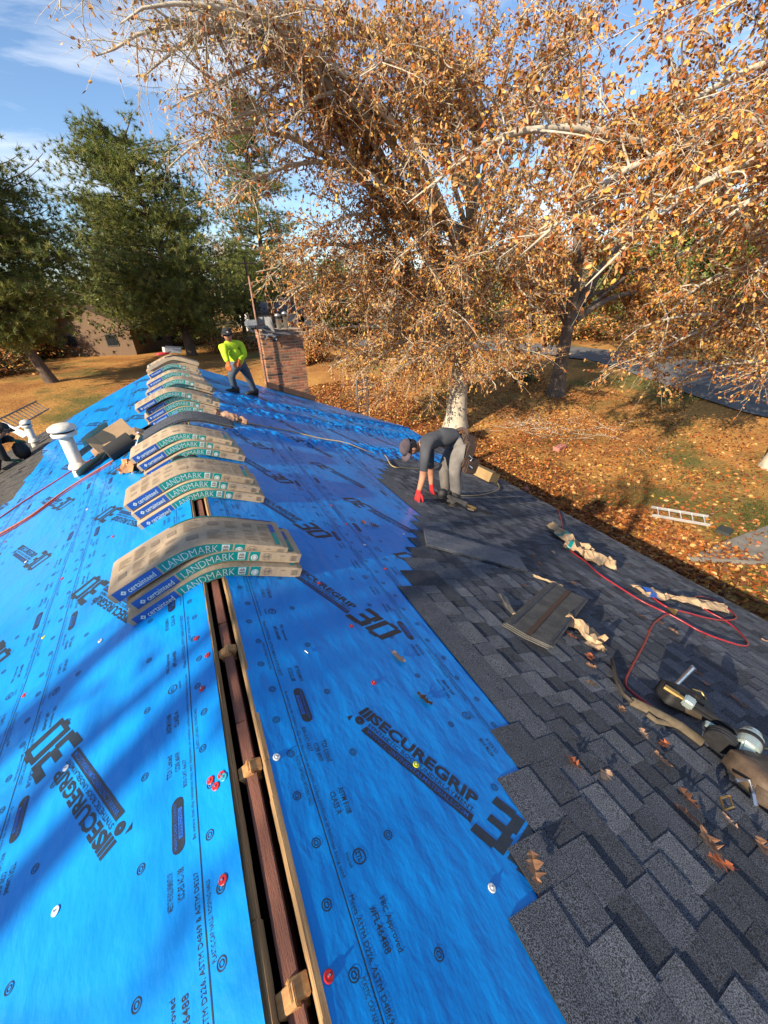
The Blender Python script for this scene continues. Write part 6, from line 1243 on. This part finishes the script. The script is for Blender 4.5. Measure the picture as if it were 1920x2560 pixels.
def shrub(name, base, rx, rz, nst, nl, mats, wts, seed, label, size=(0.06, 0.1), cat='shrub', bark=None, flat=False, group=None):
    r_ = np.random.RandomState(seed); base = np.array(base, float); root = thing(name, tuple(base), label=label, cat=cat, group=group)
    d = r_.normal(size=(nst, 3)); d[:, 2] = np.abs(d[:, 2])*(0.25 if flat else 1)+0.1; d /= np.linalg.norm(d, axis=1, keepdims=True); L = r_.uniform(0.5, 1, (nst, 1)); e = d*L*np.array([rx, rx, rz]); st = r_.normal(size=(nst, 3))*np.array([rx, rx, 0.02])*(0.5 if flat else 0.1)
    t = np.linspace(0, 1, 5)[None, :, None]; P = st[:, None]+e[:, None]*t+np.cumsum(r_.normal(size=(nst, 5, 3)), 1)*0.03
    P[:, :, 2] = np.maximum(P[:, :, 2], 0.01); V, Q = tubes_np((P, np.repeat(np.linspace(0.012, 0.004, 5)[None], nst, 0)), 4); link('stems', raw_mesh('stems', V, Q, bark or M_BARK), root)
    i = r_.randint(0, nst, nl); f = r_.uniform(0.3, 1, (nl, 1)); pos = st[i]+e[i]*f+r_.normal(size=(nl, 3))*0.08*rx; pos[:, 2] = np.maximum(pos[:, 2], 0.02); ax = r_.normal(size=(nl, 3))
    LV, LQ = leaves_np(pos, ax, r_, size[0], size[1], 0.55); mi = r_.choice(len(mats), nl, p=wts); link('foliage', raw_mesh('foliage', LV, LQ, mats, np.concatenate([mi, mi])), root); return root
WB = [0.25, 0.3, 0.2, 0.05, 0.2]
shrub('brush_pile', GT(1450, 1075), 2.3, 0.9, 70, 2600, M_LEAF, WB, 5, 'heap of cut leafy branches on the lawn by the dark trunk', cat='brush pile', flat=True)
shrub('brush_pile', GT(1330, 1060), 1.5, 0.6, 80, 700, M_LEAF, WB, 6, 'smaller heap of branches left of the dark trunk', cat='brush pile', flat=True)
p_ = YP(700, 985, 12.4); shrub('shrub', (p_.x-0.15, 12.9, float(ground_z(p_.x, 12.9))), 1.0, 4.2, 16, 1500, M_LEAF, [0.1, 0.1, 0.5, 0, 0.3], 9, 'red-brown shrub showing between the worker in hi-vis and the chimney')
p_ = YP(855, 960, 15); shrub('sapling', (p_.x, 15, float(ground_z(p_.x, 15))), 1.3, 4.4, 9, 1100, M_LEAF, WB, 10, 'thin leafy sapling beside the dark ladder', cat='sapling')
shrub('shrub', GT(1310, 955), 0.9, 0.9, 50, 900, M_GLEAF, [0.6, 0.4], 11, 'low green shrub at the foot of the dark trunk', size=(0.08, 0.16))
shrub('shrub', GT(780, 905), 2.4, 2.4, 30, 3600, M_LEAF, WB, 12, 'brown thicket just right of the chimney', size=(0.12, 0.2))
# small things lying in the yard
for i, (p, q, d, mname, lb, ct) in enumerate(((GT(1398, 1125), 0.3, (0.75, 0.3, 0.2), 'faded_red', 'faded red block lying on the sunlit straw', 'block'), (GT(1315, 1221), 0.9, (0.5, 0.16, 0.06), 'faded_red', 'small pink board near the shaded eave leaves', 'board'), (GT(1810, 1330), 0.2, (0.5, 0.35, 0.1), 'dark_scrap', 'dark scrap beside the pale ladder', 'scrap'))):
    g = MB(); g.box((0, 0, d[2]/2), d); o = g.build('yard_'+ct, pm(mname, (0.42, 0.16, 0.13) if 'red' in mname else (0.03, 0.035, 0.03), rough=0.8, scale=12), bevel=0.015); o.location = p; o.rotation_euler = (0.04, 0.05, q); tag(o, lb, ct)

# ------------------------------------------------------------------ beyond the yard
def far_tree(kind, seed):
    r_ = np.random.RandomState(seed); H = {'brown': 11, 'bare': 12, 'yellow': 9, 'ever': 10}[kind]; nb = 70
    root = thing('t'); tt = np.linspace(0, 1, 8)[:, None]; tr = np.concatenate([0.3*np.sin(tt*3+seed), 0.3*np.cos(tt*2.5), H*0.8*tt-0.3], 1)
    Vs, Qs, off = [], [], 0
    V, Q = tubes_np((tr[None], (0.28*(1-0.8*tt[:, 0]))[None]), 8); Vs.append(V); Qs.append(Q); off += len(V)
    B = []
    for k in range(nb):
        s = r_.uniform(0.25, 1); i = min(int(s*7), 6); p = tr[i]; a = r_.uniform(0, 2*PI); L = H*0.36*(1.15-0.55*s)*r_.uniform(0.5, 1.1); d = np.array([math.cos(a), math.sin(a), r_.uniform(0.2, 1.0)]); d /= np.linalg.norm(d); B.append(bez(p, p+d*L*0.4, p+d*L*0.7+np.array([0, 0, 0.1*L]), p+d*L+np.array([0, 0, r_.uniform(-0.1, 0.2)*L]), 6))
    B = np.array(B); V, Q = tubes_np((B, np.repeat(np.linspace(0.08, 0.015, 6)[None], nb, 0)), 4); Vs.append(V); Qs.append(Q+off); off += len(V)
    i = r_.randint(0, nb, 900); j = r_.randint(2, 6, 900); a = B[i, j]; d = r_.normal(size=(900, 3))+np.array([0, 0, 0.3]); L = r_.uniform(0.5, 1.4, (900, 1)); d = d/np.linalg.norm(d, axis=1, keepdims=True); T = a[:, None]+d[:, None]*np.linspace(0, 1, 3)[None, :, None]*L[:, None]+np.cumsum(r_.normal(size=(900, 3, 3))*0.05, 1)
    V, Q = tubes_np((T, np.repeat(np.array([[0.018, 0.012, 0.006]]), 900, 0)), 3); Vs.append(V); Qs.append(Q+off)
    tm = raw_mesh('trunk', np.concatenate(Vs), np.concatenate(Qs), M_BARKD if kind != 'bare' else M_BARK)
    nl = {'brown': 7000, 'bare': 900, 'yellow': 6000, 'ever': 9000}[kind]; ti = r_.randint(0, 900, nl); pos = T[ti, r_.randint(0, 3, nl)]+r_.normal(size=(nl, 3))*0.22
    LV, LQ = leaves_np(pos, r_.normal(size=(nl, 3)), r_, 0.2, 0.36, 0.6)
    mats, w = {'brown': (M_LEAF, [0.3, 0.3, 0.2, 0.1, 0.1]), 'bare': (M_LEAF, WB), 'yellow': (M_LEAF, [0.1, 0.3, 0, 0.6, 0]), 'ever': (M_NEED, [0.4, 0.3, 0.3])}[kind]
    mi = r_.choice(len(mats), nl, p=w); cmesh = raw_mesh('crown', LV, LQ, mats, np.concatenate([mi, mi])); bpy.data.objects.remove(root); return tm, cmesh
FT = {k: [far_tree(k, s) for s in (1, 2)] for k in ('brown', 'bare', 'yellow', 'ever')}
lbl = {'brown': ('autumn_tree', 'copper-brown tree in the wooded background across the street', 'brown trees across the street'), 'bare': ('bare_tree', 'leafless grey tree in the wooded background across the street', 'bare trees across the street'), 'yellow': ('yellow_tree', 'yellow-leaved tree in the background across the street', 'yellow trees across the street'), 'ever': ('evergreen_tree', 'dark evergreen in the background across the street', 'evergreens across the street')}
r_ = random.Random(12); kinds = ['brown', 'bare', 'brown', 'ever', 'bare', 'brown', 'yellow']
i = 0
cnt_k = {}
ordw = lambda n: '%d%s' % (n, 'th' if 10 <= n % 100 <= 20 else {1: 'st', 2: 'nd', 3: 'rd'}.get(n % 10, 'th'))
for row, (dist, step) in enumerate(((50, 150), (66, 110), (88, 95))):
    x = -380
    while x < 2350:
        w_ = ray(x+r_.uniform(-20, 20), 760); w_[2] = 0; w_ /= np.linalg.norm(w_); D = dist*r_.uniform(0.92, 1.12); px_, py_ = CAM_O[0]+w_[0]*D, CAM_O[1]+w_[1]*D
        kd = kinds[i % 7] if r_.random() < 0.8 else 'ever'; i += 1
        if x < 520 and r_.random() < 0.35: kd = 'ever'
        tm, cmesh = FT[kd][i % 2]; nm, lb, gp = lbl[kd]; cnt_k[(kd, row)] = cnt_k.get((kd, row), 0)+1; lb = lb.replace(' in the wooded background across the street', '').replace(' in the background across the street', '')+', %s from left in the %s row across the street' % (ordw(cnt_k[(kd, row)]), ('near', 'middle', 'far')[row]); s_ = r_.uniform(0.75, 1.25)*(1.0 if x > 500 else 0.72)*(1.0, 1.05, 1.3)[row]
        if row == 0 and 560 < x < 800: x += 60; continue
        s_ = s_
        t_ = thing(nm, (px_, py_, float(ground_z(px_, py_))), (0, 0, r_.uniform(0, 6.28)), lb, 'tree', gp); t_.scale = (s_, s_, s_); link('trunk', tm, t_); link('crown', cmesh, t_)
        x += step*r_.uniform(0.7, 1.3)
# undergrowth along the far side of the street
hedge = shrub('thicket', (0, 0, 0), 3.4, 2.6, 150, 5200, M_LEAF+M_GLEAF, [0.18, 0.2, 0.14, 0.08, 0.12, 0.14, 0.14], 61, 'x', size=(0.14, 0.26), cat='thicket', group='thickets along the far side of the street')
nh = 0
for x in range(-260, 2300, 105):
    if 120 < x < 420 or 620 < x < 720: continue
    w_ = ray(x+r_.uniform(-20, 20), 760); w_[2] = 0; w_ /= np.linalg.norm(w_); D = r_.uniform(46, 60); px_, py_ = w_[0]*D, w_[1]*D
    t_ = hedge if nh == 0 else copy_tree(hedge); nh += 1
    t_.location = (px_, py_, float(ground_z(px_, py_))); t_.rotation_euler = (0, 0, r_.uniform(0, 6)); s_ = r_.uniform(0.8, 1.3); t_.scale = (s_*1.3, s_*1.3, s_); t_['label'] = 'leafy thicket across the street, %s from the left' % ordw(nh)
# brown ranch house behind the pines
M_SIDE = pm('brown_siding', (0.17, 0.11, 0.07), (0.12, 0.075, 0.045), rough=0.9, scale=4, stretch=(1, 1, 12)); M_ROOFB = pm('brown_roof', (0.17, 0.095, 0.06), (0.12, 0.07, 0.048), rough=0.95, scale=5, bump=0.3, bscale=20); M_GLASS = pm('window_glass', (0.02, 0.025, 0.03), rough=0.08, scale=2, spec=0.7)
def far_house(loc, rz, L, W_, h, hr, label, wall, roof, nwin, s=1.0):
    t_ = thing('far_house', loc, (0, 0, rz), label, 'house'); t_.scale = (s, s, s)
    g = MB(); g.prism([(-W_/2, -0.5), (W_/2, -0.5), (W_/2, h), (0, h+hr-0.12), (-W_/2, h)], L, 0, Matrix(((0, 0, 1, -L/2), (1, 0, 0, 0), (0, 1, 0, 0), (0, 0, 0, 1)))); g.build('wall', wall, t_, fixn=True)
    for sd in (-1, 1):
        g = MB(); o = 0.6; a = sd*(W_/2+o); zz = h-o*hr/(W_/2); g.add([(-L/2-o, 0, h+hr), (L/2+o, 0, h+hr), (L/2+o, a, zz), (-L/2-o, a, zz), (-L/2-o, 0, h+hr+0.16), (L/2+o, 0, h+hr+0.16), (L/2+o, a, zz+0.16), (-L/2-o, a, zz+0.16)], [(0, 1, 2, 3), (7, 6, 5, 4), (0, 4, 5, 1), (1, 5, 6, 2), (2, 6, 7, 3), (3, 7, 4, 0)]); g.build('roof', roof, t_, fixn=True)
    for k in range(nwin):
        for sd in (-1, 1):
            x = -L/2+L*(k+0.5)/nwin; g = MB(); g.box((x, sd*(W_/2+0.02), h*0.55), (1.2, 0.08, 1.1)); wn_ = g.build('window', M_FAS if wall is M_SIDE else M_WHITE, t_); g = MB(); g.box((x, sd*(W_/2+0.05), h*0.55), (1.04, 0.05, 0.94)); g.build('pane', M_GLASS, wn_)
    for sd in (-1, 1):
        for yy in (-W_*0.25, W_*0.25):
            g = MB(); g.box((sd*(L/2+0.02), yy, h*0.55), (0.08, 1.2, 1.1)); wn_ = g.build('window', M_FAS if wall is M_SIDE else M_WHITE, t_); g = MB(); g.box((sd*(L/2+0.05), yy, h*0.55), (0.05, 1.04, 0.94)); g.build('pane', M_GLASS, wn_)
    g = MB(); g.box((L*0.12, -W_/2-0.03, 1.02), (0.95, 0.08, 2.04)); g.build('door', M_BLACK, t_)
    return t_
hp = GT(330, 876); far_house((hp.x, hp.y+3, hp.z), R(62), 13, 8.5, 2.6, 1.9, 'low brown house with brown roof behind the pines at left', M_SIDE, M_ROOFB, 4)
hp = GT(60, 850); far_house((hp.x-6, hp.y+8, hp.z), R(20), 11, 7, 2.6, 1.8, 'pale house half hidden behind the left-edge pine', M_WHITE, pm('grey_roof', (0.16, 0.16, 0.17), rough=0.95, scale=5), 4)
w_ = ray(705, 760); w_[2] = 0; w_ /= np.linalg.norm(w_); hx, hy = w_[0]*74, w_[1]*74; far_house((hx, hy, float(ground_z(hx, hy))), R(10), 12, 7, 2.7, 1.6, 'white house across the street above the chimney', M_WHITE, MATS['grey_roof'], 4)
w_ = ray(1760, 745); w_[2] = 0; w_ /= np.linalg.norm(w_); hx, hy = w_[0]*70, w_[1]*70; far_house((hx, hy, float(ground_z(hx, hy))), R(-30), 14, 8, 2.7, 1.8, 'brick house glimpsed through leaves at the right', M_BRICKW, MATS['grey_roof'], 4)
# red pickup parked across the street
w_ = ray(744, 800); w_[2] = 0; w_ /= np.linalg.norm(w_); hx, hy = w_[0]*55, w_[1]*55
tk = thing('pickup_truck', (hx, hy, float(ground_z(hx, hy))+0.1), (0, 0, R(-8)), 'rusty red pickup parked across the street beyond the chimney', 'truck'); M_RED = pm('rust_red_paint', (0.4, 0.09, 0.04), (0.3, 0.07, 0.035), rough=0.45, scale=4)
g = MB(); g.prism([(-2.5, 0.45), (2.5, 0.45), (2.55, 0.95), (1.1, 1.05), (0.75, 1.65), (-0.5, 1.7), (-0.7, 1.05), (-2.5, 1.05)], 1.8, 0, Matrix(((1, 0, 0, 0), (0, 0, -1, 0.9), (0, 1, 0, 0), (0, 0, 0, 1)))); g.build('body', M_RED, tk, bevel=0.05, fixn=True)
for x in (-1.6, 1.6):
    for y in (-0.85, 0.85):
        g = MB(); g.lathe([(0.2, -0.11), (0.36, -0.11), (0.38, 0), (0.36, 0.11), (0.2, 0.11)], 18, 0, Matrix.Translation((x, y, 0.38)) @ Matrix.Rotation(R(90), 4, 'X')); wh = g.build('wheel', M_RUB, tk); g = MB(); g.lathe([(0.0, -0.115), (0.2, -0.115), (0.2, 0.115), (0, 0.115)], 14, 0, Matrix.Translation((x, y, 0.38)) @ Matrix.Rotation(R(90), 4, 'X'), caps=False); g.build('rim', M_STEEL, wh)
for y in (-0.92, 0.92):
    g = MB(); g.add([(-0.45, y, 1.1), (0.85, y, 1.1), (0.62, y, 1.56), (-0.4, y, 1.6)], [(0, 1, 2, 3)]); g.build('window', M_GLASS, tk)
# utility pole
w_ = ray(634, 760); w_[2] = 0; w_ /= np.linalg.norm(w_); hx, hy = w_[0]*46, w_[1]*46
up_ = thing('utility_pole', (hx, hy, float(ground_z(hx, hy))), label='dark wooden utility pole behind the antenna mast', cat='pole'); g = MB(); g.tube([(0, 0, -0.3), (0, 0, 8.2)], [0.16, 0.11], 10); g.build('pole', M_BARKD, up_); g = MB(); g.box((0, 0, 7.7), (2.0, 0.1, 0.12)); g.build('crossarm', M_BARKD, up_)
# tree behind the photographer, out of the picture, that dapples the near roof
T4 = [(-10.5+r_.uniform(-2.5, 2.5), -1.9+r_.uniform(-1.3, 1.2), 5.0+r_.uniform(-2.2, 3.6)) for _ in range(9)]
broadleaf('oak_tree', (-12.0, -2.6, float(ground_z(-12.0, -2.6))), 9.5, 0.35, T4, 51, 'half-bare oak standing behind the photographer at the left of the house', WB, sec_per_m=0.9, twig_gap=0.33, lpt=3.2, lsize=(0.10, 0.16), bark=M_BARKD)
# pines along the left of the plot, out of the picture, whose shadows streak the yard
for (x, y, s_, lb) in ((-38, 22, 0.8, 'pine standing out of the picture left of the yard, nearer one'), (-40, 40, 0.9, 'pine standing out of the picture left of the yard, farther one')):
    src = [o for o in bpy.data.objects if o.name.startswith('pine_tree') and o.parent is None][1]
    t_ = copy_tree(src); t_.location = (x, y, float(ground_z(x, y))); t_.rotation_euler = (0, 0, x*0.7); t_.scale = (s_, s_, s_); t_['label'] = lb; t_['group'] = 'pines left of the yard'
